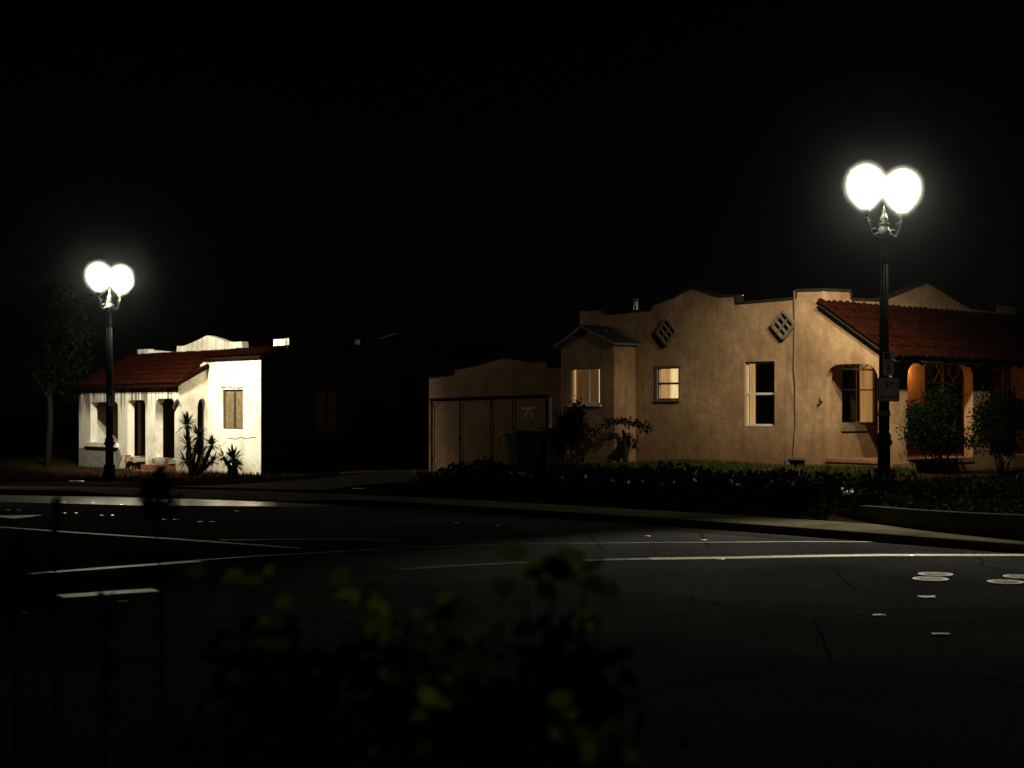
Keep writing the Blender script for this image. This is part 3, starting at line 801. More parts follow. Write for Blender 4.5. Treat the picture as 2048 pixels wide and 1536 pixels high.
MB().box((a.x - .05, a.y - .05, 3.6), (a.x + .06, a.y + .05, c_.z)).box((a.x - .07, a.y - .07, c_.z - .02), (a.x + .08, a.y + .07, c_.z + .02)).build('vent_stack', 'metal_flue', house)
# cracks in the plinth are dark grooves filled by a thin line of geometry
def crack(pl, pts, w, parent, o=.002):
    mb = MB(); P = [pl.tz(*p) for p in pts]
    for a, b in zip(P[:-1], P[1:]): wbar(mb, pl, a, b, w, o + .002, o - .02)
    mb.build('crack', 'black_void', parent)
rc = random.Random(4)
crack(RS, [(1668 + i * 9, 927 + rc.uniform(-4, 4)) for i in range(10)], .014, house)
crack(RS, [(1700, 940), (1712, 932), (1722, 927), (1735, 922), (1752, 925)], .012, house)
# ---- bay on the side wall with its own gable roof
BD = .75
RB = RS.off(BD)
tb0, tb1 = RB.t(1228), RB.t(1122)
ze = RB.tz(1228, 686)[1]; tr = RB.t(1169); zr = RB.tz(1169, 656)[1]
wbay = prect(RB, 1141, 736, 1200, 809)
slab(RB, [(tb0, GZ), (tb1, GZ), (tb1, ze - .04), (tr, zr), (tb0, ze)], [rect(*wbay)], 0, -.12).build('bay_wall', 'peach_stucco', house)
for (t_, nrm, u) in ((tb0, FN, 1), (tb1, U1, -1)):
    pl = Plane(RB.pt(t_, 0), Vector((U2.x, U2.y, 0)), Vector(nrm))
    slab(pl, [(0.003, GZ), (BD - .003, GZ), (BD - .003, ze), (0.003, ze)], [], .002, -.12).build('bay_wall', 'peach_stucco', house)
broof = []
ov = .13
for (ta, sgn) in ((tb0, -1), (tb1, 1)):
    sl = (zr - ze) / (tr - tb0); te = ta + sgn * ov; zz_ = ze - abs(sl) * ov if sgn < 0 else ze - abs(sl) * ov - .02
    P = [(tr, zr), (te, zz_)]
    o_ = MB().hexa([RB.pt(t_, z_ + dz, o2) for dz in (.01, .06) for (t_, z_), o2 in ((P[0], ov), (P[1], ov), (P[1], -BD + .003), (P[0], -BD + .003))]).build('bay_roof', 'fascia', house)
    n_ = 5
    for i in range(n_):                                       # shingle courses
        f0, f1 = 1 - i / n_, 1 - (i + 1) / n_ - .03
        q = lambda f_: (tr + (te - tr) * f_, zr + (zz_ - zr) * f_)
        mbs = MB(); m_ = 4
        for j in range(m_):
            u0 = ov - (ov + BD) * (j + .02 + .15 * (i % 2)) / m_; u1 = ov - (ov + BD) * (j + .98 + .15 * (i % 2)) / m_
            u0 = max(min(u0, ov), -BD + .004); u1 = max(u1, -BD + .004)
            if u0 - u1 < .02: continue
            aa, bb = q(min(f0 + .02, 1.03)), q(max(f1, 0))
            s_ = MB().hexa([RB.pt(aa[0], aa[1] + .066 + i * .002, u0), RB.pt(aa[0], aa[1] + .066 + i * .002, u1), RB.pt(bb[0], bb[1] + .060 + i * .002, u1), RB.pt(bb[0], bb[1] + .060 + i * .002, u0),
                            RB.pt(aa[0], aa[1] + .082 + i * .002, u0), RB.pt(aa[0], aa[1] + .082 + i * .002, u1), RB.pt(bb[0], bb[1] + .066 + i * .002, u1), RB.pt(bb[0], bb[1] + .066 + i * .002, u0)]).build('shingle', 'shingle', None)
            s_.parent = o_
a = on(RB.off(-.3), 1211, 668, 0)
MB().lathe([(.03, a.z - .12), (.03, a.z + .04), (.045, a.z + .04), (.045, a.z + .08)], 10, (a.x, a.y)).build('vent_pipe', 'metal_flue', house, True)
window(RB, wbay, house, 'white_frame', .04, .03, vert=.40)
back(RB.off(.085), wbay, [(0, .12, 'lit_yellow'), (.12, .90, 'lit_dim'), (.90, 1, 'lit_peach')], house, .18)
# porch lantern on the front wall, hidden from the street by the pier
zl = wA[3] - .22
lp = RM.pt(2.95, zl, 0)
lan = thing('porch_lantern', 'small glowing orange lantern on the front wall inside the arched porch', 'lantern', (lp.x, lp.y, lp.z))
b = MB(); wbox(b, RM, 2.90, 3.0, zl - .12, zl + .12, .03, .001); b.build('backplate', 'black_frame', lan)
c0 = RM.pt(2.95, zl, .12); b = MB(); b.lathe([(.02, zl - .08), (.055, zl - .06), (.055, zl + .06), (.02, zl + .08)], 12, (c0.x, c0.y)); b.build('bulb', 'porch_bulb', lan, True)
b = MB(); b.tube([RM.pt(2.95, zl + .1, .02), RM.pt(2.95, zl + .13, .1), RM.pt(2.95, zl + .08, .12)], .012, 6); b.build('bracket', 'black_frame', lan)

# ------------------------------------------------------------------ garage behind the house
RG = RS.off(-.30)
gar = thing('garage', 'low peach stucco garage with four wooden door leaves and a curved parapet', 'garage', tuple(RG.pt(RG.t(1000), .3)))
gp = [RG.tz(*p) for p in [(858, 756), (907, 750), (908, 739), (938, 734), (965, 727), (990, 720), (1008, 715.5), (1028, 719), (1050, 723), (1066, 724), (1095, 723), (1097, 736), (1140, 733)]]
gt0, gt1 = gp[-1][0], gp[0][0]
gd = prect(RG, 861, 796, 1090, 950); gd = (gd[0], gd[1], GZ - .2, gd[3])
gsl = prect(RG, 1091, 792, 1104, 858)
gzL, gzR = RG.tz(861, 799)[1], RG.tz(1090, 791)[1]
slab(RG, [(gt0, -.1), (gt1, -.1)] + gp, [[(gd[0], gd[2]), (gd[1], gd[2]), (gd[1], gzL), (gd[0], gzR)], rect(*gsl)], 0, -.2).build('wall', 'garage_paint', gar)
coping(RG, gp, gar)
for t_ in (gt0, gt1):
    pl = Plane(RG.pt(t_, 0), U2, U1 if t_ == gt1 else FN)
    slab(pl, [(.2, -.1), (5.5, -.1), (5.5, 2.7), (.2, 2.7)], [], -.004, -.2).build('wall', 'garage_paint', gar)
MB().hexa([RG.pt(a, z_, -o) for z_ in (2.55, 2.62) for a, o in ((gt0 + .2, .21), (gt1 - .2, .21), (gt1 - .2, 5.5), (gt0 + .2, 5.5))]).build('roof_deck', 'shingle', gar)
wbox(MB(), RG, gd[0], gd[1], -.1, gzL, -.5, -.52).build('dark_interior', 'black_void', gar)
wbox(MB(), RG, gsl[0], gsl[1], gsl[2], gsl[3], -.05, -.09).build('pale_panel', 'pale_panel', gar)
edges = [(862, 915.5), (918.5, 972.5), (979, 1021), (1023, 1089)]
for i, (x0, x1) in enumerate(edges):
    ta, tb = RG.t(x1), RG.t(x0); zt = gzL + (gzR - gzL) * ((x0 + x1) / 2 - 861) / 229 - .02
    zb = RG.tz((x0 + x1) / 2, 948)[1] - .25
    b = MB(); wbox(b, RG, ta, tb, zb, zt, -.07, -.11); leaf = b.build('door_leaf', 'garage_paint', gar)
    b = MB()
    for (p, q_, r_, s_) in ((ta, ta + .07, zb, zt), (tb - .07, tb, zb, zt), (ta + .07, tb - .07, zt - .08, zt)):
        wbox(b, RG, p, q_, r_, s_, -.052, -.069)
    b.build('door_trim', 'garage_paint', None).parent = leaf
    if i == 0:
        b = MB(); wbar(b, RG, (tb - .05, zt - .35), (tb - .3, zt - .03), .012, -.06, -.069); wbar(b, RG, (tb - .05, zb + .6), (tb - .3, zb + .2), .012, -.06, -.069); b.build('brace_wire', 'coping', None).parent = leaf
    for hz in (.35, zt - zb - .45):
        b = MB(); tt = tb if i % 2 == 0 else ta; wbox(b, RG, tt - .03, tt + .03, zb + .25 + hz, zb + .37 + hz, -.035, -.051); b.build('hinge', 'coping', None).parent = leaf
    if i == 3:
        tL = RG.t(1053); zL = RG.tz(1053, 816)[1]
        b = MB(); wbar(b, RG, RG.tz(1041, 816.5), RG.tz(1066, 815.5), .055, -.0685, -.0695)
        wbar(b, RG, RG.tz(1052, 817), RG.tz(1046, 836), .05, -.0683, -.0695); wbar(b, RG, RG.tz(1054, 817), RG.tz(1063, 836), .045, -.0681, -.0695)
        b.build('graffiti_mark', 'graffiti', None).parent = leaf
b = MB()
for x in (917, 1022):
    tt = RG.t(x); wbox(b, RG, tt - .06, tt + .06, 1.12, 1.18, -.03, -.052)
b.build('door_latch', 'coping', gar)
wbox(MB(), RG, RG.t(979) + .01, RG.t(972.5) - .01, -.1, gzL - .02, -.03, -.1).build('centre_post', 'garage_paint', gar)
b = MB(); a, c = RG.tz(861, 798.5), RG.tz(1090, 790.5); wbar(b, RG, a, c, .05, .04, .002); b.build('door_head', 'coping', gar)

# ------------------------------------------------------------------ derelict white bungalow
DL = 45.5
L0 = Vector((A(357, DL), DL, 0))
NN = Vector((-U2.x, -U2.y, 0))
LP = Plane(L0, U1, NN)                                        # porch front, t grows to the left
LR = Plane(L0, U2, FN)                                        # porch return wall
br = LR.t(415)
LW = Plane(LR.pt(br, 0), FN, NN)                              # wing front, t grows to the right
tw = LW.t(522)
LS = Plane(LW.pt(tw, 0), U2, FN)                              # dark side wall
bm_ = LS.t(578)
LM = Plane(LS.pt(bm_, 0), U1, NN)                             # main wall that carries the parapet, t grows to the left
white = thing('white_bungalow', 'derelict white stucco bungalow with stained porch openings and red tile roof', 'house', (L0.x, L0.y, 0))
LZ = -.3
lt = LP.t(158)
zeP = LP.tz(357, 772)[1]
oA = prect(LP, 181, 804, 236, 885); oB = prect(LP, 255, 800, 291, 917); oC = prect(LP, 312, 797, 349, 917)
slab(LP, [(0, LZ), (lt, LZ), (lt, zeP), (0, zeP)], [arch(*oA, .18, .16), arch(*oB, .22, .2), arch(*oC, .22, .2)], 0, -.24).build('porch_wall', 'white_stucco', white)
# left return of the porch
slab(Plane(LP.pt(lt, 0), U2, U1), [(.24, LZ), (br + bm_, LZ), (br + bm_, 3.6), (.24, zeP)], [], -.004, -.2).build('wall', 'white_stucco', white)
# patched render below the left opening with a sill
ps = MB(); ta_, tb_ = LP.t(243), LP.t(158) - .03
slab(LP, [(ta_ + .5, LZ), (tb_, LZ), (tb_, oA[2] - .2), (oA[0] - .12, oA[2] - .2), (oA[0] - .3, oA[2] - .45), (oA[0] - .35, .5)], [], .022, .003).build('render_patch', 'grey_render', white)
wbox(MB(), LP, oA[0] - .05, oA[1] + .25, oA[2] - .14, oA[2] - .01, .09, -.2).build('window_sill', 'white_stucco', white)
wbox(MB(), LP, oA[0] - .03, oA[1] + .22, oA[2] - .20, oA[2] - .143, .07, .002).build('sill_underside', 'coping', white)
# return wall of the porch with narrow arched doorway
lr0, lr1 = LR.t(395), LR.t(412.5)
zad = LR.tz(404, 797)[1]
zA_, zB_ = LR.tz(415, 724)[1], zeP
slab(LR, [(.001, LZ), (br, LZ), (br, zA_), (.001, zB_ - .02)], [arch(lr0, lr1, .1, zad, (lr1 - lr0) * .48, .28)], .001, -.22).build('porch_wall', 'white_stucco', white)
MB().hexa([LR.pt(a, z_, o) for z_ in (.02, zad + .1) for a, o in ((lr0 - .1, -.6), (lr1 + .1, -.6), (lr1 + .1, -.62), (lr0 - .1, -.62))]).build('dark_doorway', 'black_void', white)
# wing
zeW = LW.tz(470, 717)[1]
ww = prect(LW, 446, 779, 486, 858)
slab(LW, [(-.0, LZ), (tw, LZ), (tw, zeW), (0, zeW)], [rect(*ww)], .002, -.2).build('wing_wall', 'white_stucco_wing', white)
b = MB(); mid = (ww[0] + ww[1]) / 2 + .02
for a, c in ((ww[0] + .03, mid - .03), (mid + .03, ww[1] - .03)):
    q = MB(); wbox(q, LW, a, c, ww[2] + .03, ww[3] - .03, -.07, -.085); q.build('plywood_board', 'plywood', white)
for a in (ww[0], mid - .03, ww[1] - .03): wbox(b, LW, a, a + .03 if a != mid - .03 else a + .06, ww[2], ww[3], -.04, -.12)
b.build('window_frame', 'dark_wood', white)
for zz_ in (775,): crack(LW, [(443 + i * 4.6, zz_ + rc.uniform(-1.6, 1.6)) for i in range(11)], .03, white, .003)
crack(LW, [(455 + i * 6.5, 876 + rc.uniform(-2.5, 2.5)) for i in range(10)], .02, white, .003)
crack(LW, [(436, 896), (446, 889), (455, 882)], .012, white, .003)
# side wall with shade put into its colour; stepped parapet, window and vent
SD = LS.t(858) + 3.2
sp = [(bm_, LS.tz(578, 678)[1]), (LS.t(620), LS.tz(620, 679)[1]), (LS.t(621), LS.tz(621, 692)[1]), (LS.t(719), LS.tz(719, 692)[1]), (LS.t(720), LS.tz(720, 682)[1]),
      (LS.t(760), LS.tz(760, 681)[1]), (LS.t(800), LS.tz(800, 668)[1]), (LS.t(835), LS.tz(835, 681)[1]), (LS.t(865), LS.tz(865, 688)[1]), (SD, LS.tz(865, 690)[1])]
ws = prect(LS, 633, 778, 681, 862)
zrk = LS.tz(578, 694)[1]
slab(LS, [(.003, LZ), (SD, LZ)] + sp[::-1] + [(bm_, zrk), (.003, zeW)], [rect(*ws)], .003, -.2).build('side_wall', 'shade_toned_stucco', white)
coping(LS, sp, white)
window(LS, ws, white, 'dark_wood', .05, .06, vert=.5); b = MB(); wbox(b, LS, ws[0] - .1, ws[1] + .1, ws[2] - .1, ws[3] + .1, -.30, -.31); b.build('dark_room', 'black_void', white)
vent(LS.off(.004), 672, 723, white, .25, 'dark_wood')  # dark wood here carries on the shade painted into this wall
# main wall with parapet
mp = [(578, 677), (547, 679), (547, 694), (485, 699), (484, 683), (470, 684), (452, 683), (442, 679), (430, 675), (416, 671), (412, 671.5), (400, 678), (380, 687), (366, 692), (354, 692), (353, 705), (297, 711), (296, 698), (275, 699)]
mt = [LM.tz(*p) for p in mp]
tme = mt[-1][0]
slab(LM, [(0.005, LZ), (0.005, mt[0][1])] + mt[1:] + [(tme, LZ)], [], .0, -.22).build('main_wall', 'white_stucco_wing', white)
wbox(MB(), LM, .4, tme - .3, LZ, 2.45, .03, .003).build('porch_shade_sheet', 'porch_dark', white)  # dark sheet over the white main wall, standing in for porch shade
slab(Plane(LM.pt(tme, 0), U2, U1), [(.22, LZ), (SD - bm_, LZ), (SD - bm_, 3.6), (.22, mt[-1][1])], [], -.004, -.2).build('wall', 'white_stucco', white)
MB().hexa([LM.pt(a, z_, -o) for z_ in (3.4, 3.46) for a, o in ((.2, .23), (tme - .2, .23), (tme - .2, SD - bm_), (.2, SD - bm_))]).build('roof_deck', 'shingle', white)
slab(Plane(LM.pt(.2, 0, -(SD - bm_) ), U1, U2), rect(0, tme - .2, LZ, 3.5), [], 0, -.2).build('wall', 'shade_toned_stucco', white)
fz = oB[2]
MB().hexa([LP.pt(a, z_, -o) for z_ in (LZ, fz) for a, o in ((.23, .241), (lt - .2, .241), (lt - .2, br + bm_ - .01), (.23, br + bm_ - .01))]).build('porch_floor', 'brick_red', white)
# crumbled thresholds
for r_, dz in ((oB, .0), (oC, -.02)):
    for i in range(6):
        a = r_[0] + (r_[1] - r_[0]) * i / 6; q = MB(); hh = rc.uniform(.05, .13)
        c0_ = LP.pt(a + .08, fz - .02 + dz, rc.uniform(.0, .12)); s_ = rc.uniform(.07, .13)
        vv = [Vector((rc.uniform(-.02, .02) + dx * s_, rc.uniform(-.02, .02) + dy * s_, dz2 * hh)) + c0_ for dz2 in (-1, 1) for dx, dy in ((-1, -1), (1, -1), (1, 1), (-1, 1))]
        q.hexa(vv).build('broken_brick', 'brick_red' if i % 2 else 'grey_render', white)
for k in range(2):
    q = MB(); wbox(q, LP, oC[0] - .1, oB[1] * .55, -.05, fz - .16 - .16 * k, .03 + .3 * k, .31 + .3 * k); q.build('step', 'brick_red', white)
# tile roofs of the bungalow: barrel tiles too small to tell apart, joined
def small_tiles(pl, ta, tb, d0, z0, d1, z1, cw, rows, parent):
    """tiles between distance d0 (eave, in front of pl) and d1 (ridge, behind), heights z0 z1"""
    MB().hexa([pl.pt(t_, z_ + dz, o) for dz in (-.07, 0) for t_, o, z_ in ((ta, d0, z0), (tb, d0, z0), (tb, d1, z1), (ta, d1, z1))]).build('roof', 'terracotta_dark', parent)
    mb = MB(); n_ = int(abs(tb - ta) / cw)
    for c in range(n_):
        t_ = ta + (tb - ta) * (c + .5) / n_
        for r_ in range(rows):
            fa, fb = r_ / rows - .01, (r_ + 1) / rows + .02
            k = len(mb.v)
            for f_, rad, lift in ((fa, cw * .5, .03), (min(fb, 1), cw * .4, .008)):
                jz = random.gauss(0, .006)
                for j in range(6):
                    a = math.pi * j / 5
                    mb.v.append(tuple(pl.pt(t_ - rad * math.cos(a), z0 + (z1 - z0) * f_ + lift + jz + rad * .75 * math.sin(a), d0 + (d1 - d0) * f_)))
            for j in range(5): mb.f.append((k + j, k + j + 1, k + 6 + j + 1, k + 6 + j))
    o = mb.build('roof_tiles', 'terracotta', parent, True, False); stuff(o)
zr0 = LM.tz(350, 707)[1]
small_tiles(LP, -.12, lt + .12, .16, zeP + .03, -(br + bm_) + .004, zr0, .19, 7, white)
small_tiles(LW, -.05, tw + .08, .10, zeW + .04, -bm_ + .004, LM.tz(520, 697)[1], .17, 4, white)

# ------------------------------------------------------------------ street lamps
def make_lamp(name, label, rot, loc, beam, heading, drop, cone, blend, street, sheading):
    root = thing(name, label, 'street lamp', loc, 'twin-globe street lamps'); root.rotation_euler = (0, 0, rot); root.scale = (1.03,) * 3
    def part(nm, mb, m_, smooth=True, parent=root):
        o = bpy.data.objects.new(nm, mb.me(smooth)); C.objects.link(o); o.data.materials.append(MATS[m_]); o.parent = parent; return o
    part('base', MB().lathe([(.23, -.15), (.23, .06), (.21, .08), (.20, .14), (.165, .22), (.15, .30), (.14, .36), (.155, .38), (.155, .42), (.12, .46)], 16), 'lamp_iron', False)
    part('pedestal', MB().lathe([(.112, .44), (.108, .95), (.115, .97), (.15, 1.02), (.15, 1.05), (.118, 1.08), (.125, 1.14), (.11, 1.18), (.088, 1.22)], 16), 'lamp_iron')
    part('shaft', MB().lathe([(.086, 1.20), (.062, 4.25), (.068, 4.28), (.068, 4.34), (.06, 4.36), (.058, 4.60), (.085, 4.62), (.085, 4.68), (.06, 4.72)], 16), 'lamp_iron')
    fl_ = MB()
    for i in range(8):
        a = math.pi * 2 * i / 8; fl_.tube([(.085 * math.cos(a), .085 * math.sin(a), 1.24), (.062 * math.cos(a), .062 * math.sin(a), 4.2)], .012, 4)
    part('flutes', fl_, 'lamp_iron')
    part('capital', MB().lathe([(.06, 4.66), (.10, 4.70), (.12, 4.78), (.09, 4.84), (.075, 4.90), (.10, 4.92), (.03, 4.96), (.075, 5.0), (.05, 5.06), (.018, 5.12), (.03, 5.15), (.012, 5.2), (.004, 5.25)], 14), 'lamp_iron_weathered')
    for s in (-1, 1):
        arm = MB(); P = []
        for i in range(15):
            u = i / 14; P.append((s * (.06 + .40 * (u ** .9)), 0, 4.70 + .10 * math.sin(u * math.pi * 2) * (1 - u) - .12 * math.sin(u * math.pi) + .34 * u ** 1.5))
        arm.tube(P, [.034 - .008 * i / 14 for i in range(15)], 8)
        a_ = part('arm', arm, 'lamp_iron_weathered')
        sc = MB(); Q = []
        for i in range(22):
            a = i / 21 * 3.4 * math.pi / 2 + .6; r_ = .105 - .075 * i / 21
            Q.append((s * (.21 + r_ * math.cos(a)), 0, 4.73 + r_ * math.sin(a)))
        sc.tube(Q, .014, 6); part('scroll', sc, 'lamp_iron_weathered', True, a_)
        sc2 = MB(); Q = []
        for i in range(16):
            a = i / 15 * 3 * math.pi / 2 - .3; r_ = .075 - .05 * i / 15
            Q.append((s * (.36 + r_ * math.cos(a)), 0, 4.90 + r_ * math.sin(a)))
        sc2.tube(Q, .012, 6); part('scroll', sc2, 'lamp_iron_weathered', True, a_)
        part('globe_holder', MB().lathe([(.03, 5.0), (.045, 5.05), (.07, 5.07), (.09, 5.13), (.085, 5.16)], 14, (s * .46, 0)), 'lamp_iron_weathered')
        prof = [(.085, 5.16), (.155, 5.22), (.25, 5.33), (.31, 5.45), (.33, 5.58), (.31, 5.72), (.245, 5.83), (.155, 5.90), (.07, 5.935), (.02, 5.94)]
        gl = part('globe', MB().lathe(prof, 28, (s * .46, 0)), 'globe_glass')
        for k, m_ in ((1.05, 'mist_glass_a'), (1.11, 'mist_glass_b'), (1.18, 'mist_glass_c'), (1.26, 'mist_glass_d')):      # shells added round the globe to imitate lens bloom
            part('bloom_shell', MB().lathe([(r_ * k, 5.56 + (z_ - 5.56) * (1 + (k - 1) * .8)) for r_, z_ in prof], 28, (s * .46, 0)), m_, True, gl)
        for nm, typ, en in (('bulb', 'POINT', BULB), ('added_house_beam', 'SPOT', beam), ('street_beam', 'SPOT', street)):  # both spots are added to steer the light; no reflector is built
            li = bpy.data.lights.new(nm, typ); li.energy = en; li.color = LAMPCOL[:3]; li.shadow_soft_size = .05
            o = bpy.data.objects.new(nm, li); C.objects.link(o); o.parent = root; o.location = (s * .46, 0, 5.55)
            if typ == 'SPOT':
                hd_, dp_, cn_, bl_ = (heading, drop, cone, blend) if nm == 'added_house_beam' else (sheading, -.86, 70, .9)
                li.spot_size = R(cn_); li.spot_blend = bl_; h_ = R(hd_) - rot
                o.rotation_euler = Vector((math.cos(h_), math.sin(h_), dp_)).to_track_quat('-Z', 'Y').to_euler()
    return root
dR = 27.5
lampR = (A(1768, dR), dR, .30)
lr_ = make_lamp('street_lamp', 'dark iron twin-globe street lamp carrying a bike lane sign', R(33), lampR, BEAM_R, 88, -.80, 76, .85, STREET_R, 257)
dLm = 42.2
lampL = (A(219, dLm), dLm, -.07)
make_lamp('street_lamp', 'dark iron twin-globe street lamp standing before the white bungalow', R(66), lampL, BEAM_L, 63, -.5, 116, .35, STREET_L, 282)

# ------------------------------------------------------------------ signs
def text_me(s, size):
    cu = bpy.data.curves.new('t', 'FONT'); cu.body = s; cu.size = size; cu.align_x = 'CENTER'; cu.extrude = 0.0015; cu.offset = 0.0022; cu.resolution_u = 3
    o = bpy.data.objects.new('t', cu); C.objects.link(o)
    me = bpy.data.meshes.new_from_object(o.evaluated_get(bpy.context.evaluated_depsgraph_get()))
    bpy.data.objects.remove(o); return me
def rrect(w, h, r, n=5):
    p = []
    for cx, cy, a0 in ((w / 2 - r, h / 2 - r, 0), (-w / 2 + r, h / 2 - r, 90), (-w / 2 + r, -h / 2 + r, 180), (w / 2 - r, -h / 2 + r, 270)):
        for i in range(n + 1):
            a = R(a0 + 90 * i / n); p.append((cx + r * math.cos(a), cy + r * math.sin(a)))
    return p
XZ = Plane((0, 0), Vector((1, 0, 0)), Vector((0, -1, 0)))
def child(nm, me, m_, root): return lobj(nm, me, m_, root)
def flat_ring(cx, cz, r, w, o, n=24):
    k = MB(); 
    for i in range(n):
        a, b = 2 * math.pi * i / n, 2 * math.pi * (i + 1) / n
        q = [(cx + rr * math.cos(t), o, cz + rr * math.sin(t)) for rr, t in ((r - w, a), (r, a), (r, b), (r - w, b))]
        k.add(q, [(0, 1, 2, 3)])
    return k
def bike_sign(loc, yaw):
    root = thing('bike_lane_sign', 'white square bike lane sign with black bicycle symbol on lamp post', 'sign', loc); root.rotation_euler = (0, 0, yaw)
    W, H = .41, .44
    child('sign_plate', slab(XZ, rrect(W, H, .03), [], 0, -.004).me(), 'sign_white', root)
    child('border', slab(XZ, rrect(W - .008, H - .008, .028), [rrect(W - .036, H - .036, .02)], .003, .001).me(), 'sign_black', root)
    k = MB(); y = -.0032
    for cx in (-.088, .088):
        q = flat_ring(cx, .0, .068, .012, y); k.add(q.v, q.f)
    def seg(a, b, w=.012):
        a = Vector(a); b = Vector(b); d = (b - a).normalized(); n_ = Vector((-d.y, d.x)) * w / 2
        k.add([(p.x, y, p.y) for p in (a - n_, b - n_, b + n_, a + n_)], [(0, 1, 2, 3)])
    bb = (-.012, -.012); hd = (.055, .075); st = (-.045, .08)
    for a, b in (((-.088, 0), bb), (bb, hd), (st, hd), ((-.05, .09), bb), ((-.088, 0), (-.045, .07)), (hd, (.088, 0)), (hd, (.05, .105)), ((.05, .105), (.085, .11)), ((-.075, .097), (-.03, .097))):
        seg(a, b, .011)
    seg(bb, (-.004, -.045), .01)
    sym = child('bicycle_symbol', k.me(fix=False), 'sign_black', root); sym.location = (0, 0, .055)
    t = text_me('BIKE LANE', .072); o = child('lettering', t, 'sign_black', root); o.rotation_euler = (R(90), 0, 0); o.location = (0, -.003, -.165); o.scale = (.98, 1.15, 1)
    b = MB().box((-.03, .004, -.15), (.03, .09, -.12)).box((-.03, .004, .12), (.03, .09, .15)); child('bracket', b.me(), 'lamp_iron', root)
    return root
sgd = dR - .14
bike_sign((A(1777.5, sgd), sgd, Zp(779, sgd)), R(6))
def park_sign(loc, yaw, label):
    root = thing('parking_sign', label, 'sign', loc); root.rotation_euler = (0, 0, yaw)
    W, H = .21, .43
    child('sign_plate', slab(XZ, rrect(W, H, .015), [], 0, -.004).me(), 'sign_white', root)
    child('red_square', slab(XZ, [(a - .03, b + .135) for a, b in rrect(.11, .12, .01)], [], .003, .001).me(), 'sign_black', root)
    b = MB(); 
    for z, w in ((.035, .16), (.018, .15)): wbox(b, XZ, -w / 2, w / 2, z - .006, z + .006, .003, .001)
    child('print_line', b.me(), 'sign_red', root)
    b = MB()
    for z, w in ((-.04, .06), (-.095, .07), (-.15, .04)): wbox(b, XZ, -w / 2, w / 2, z - .014, z + .014, .003, .001)
    child('print_line', b.me(), 'sign_black', root)
    child('bracket', MB().box((-.03, .004, -.1), (.03, .09, -.07)).box((-.03, .004, .1), (.03, .09, .13)).me(), 'lamp_iron', root)
park_sign((A(1777, sgd), sgd, Zp(727, sgd)), R(8), 'small parking sign mounted above the bike lane sign')
sgl = dLm - .14
park_sign((A(223, sgl), sgl, Zp(797, sgl)), R(-6), 'small parking sign on the lamp post before the white bungalow')
b = MB().lathe([(.115, 0), (.12, .03), (.112, .07), (.118, .1)], 14)
tp = thing('tape_band', 'torn tan paper band wrapped round the lamp post under the sign', 'tape', (lampR[0], lampR[1], Zp(832, dR)))
child('band', b.me(True), 'tape', tp)

# ------------------------------------------------------------------ road fittings
mk = MB().lathe([(.060, 0.004), (.050, .007), (.036, .0095), (.012, .011)], 12).me(True)
mk.materials.append(MATS['marker_white'])
mpos = [(125, 1005, 'g'), (185, 1007, 'g'), (244, 1010, 'g')] + [(x, y, 'd') for x, y in ((15, 1021), (37, 1021), (128, 1027), (151, 1027), (203, 1031.5), (225, 1031.5), (330, 1040), (352, 1040), (401, 1044.5), (424, 1044.5))] + \
       [(x, y, 's') for x, y in ((473, 1023), (912, 1047), (996, 1052), (1295, 1073), (1408, 1081), (1725, 1081), (1441, 1119.5), (1824, 1112.5))]
ML = {'g': ('round white pavement marker in the bright gutter by the driveway', 'markers in the gutter'),
      'd': ('round white pavement marker in the double row on dark asphalt', 'double row of markers'),
      's': ('single round white pavement marker scattered along the lane lines', 'scattered lane markers')}
for x, y, k in mpos:
    o = bpy.data.objects.new('pavement_marker', mk); C.objects.link(o); o.location = G(x, y) + Vector((0, 0, .003)); sc = 1.25 if k == 'g' else .9
    o.scale = (sc, sc, 1.3); tag(o, ML[k][0], 'road marker', ML[k][1])
cov = MB().lathe([(.205, .004), (.205, .016), (.17, .016), (.168, .010), (.16, .010), (.158, .018), (.02, .020)], 28).me(False)
pat = MB()
for i in range(-3, 4):
    w = math.sqrt(max(0, .14 ** 2 - (i * .04) ** 2)); pat.box((-w, i * .04 - .008, .0185), (w, i * .04 + .008, .024))
pat = pat.me()
VL = ['pale round valve cover polished bright in the road', 'round valve cover lying just beside the bright one', 'round valve cover alone near the far lane line', 'round valve cover half hidden beside its neighbour near the road edge']
for i, (x, y) in enumerate(((1871, 1150.5), (1861, 1160), (2011, 1166), (2042, 1155.5))):
    r_ = thing('valve_cover', VL[i], 'valve cover', G(x, y) + Vector((0, 0, .001)), 'valve covers in the road')
    for nm, m_ in (('ring', cov), ('raised_bars', pat)):
        o = bpy.data.objects.new(nm, m_); C.objects.link(o); o.parent = r_
        if not m_.materials: m_.materials.append(MATS['cast_iron'])
PL = [((1854, 1194), 'torn pale paper scrap on the road below the valve covers', .10), ((1757, 1230), 'small crumpled paper scrap alone on dark asphalt', .07),
      ((1879, 1268), 'flat paper scrap lying on dark asphalt past the crumpled one', .09), ((245, 1203), 'white paper scrap beside the thick limit line', .07),
      ((50, 1226), 'tiny white litter flake near the weeds', .05), ((718, 983), 'white litter wrapper lying against the ground cover', .16), ((155, 963), 'thin white litter strip on the bare earth by the lamp', .22)]
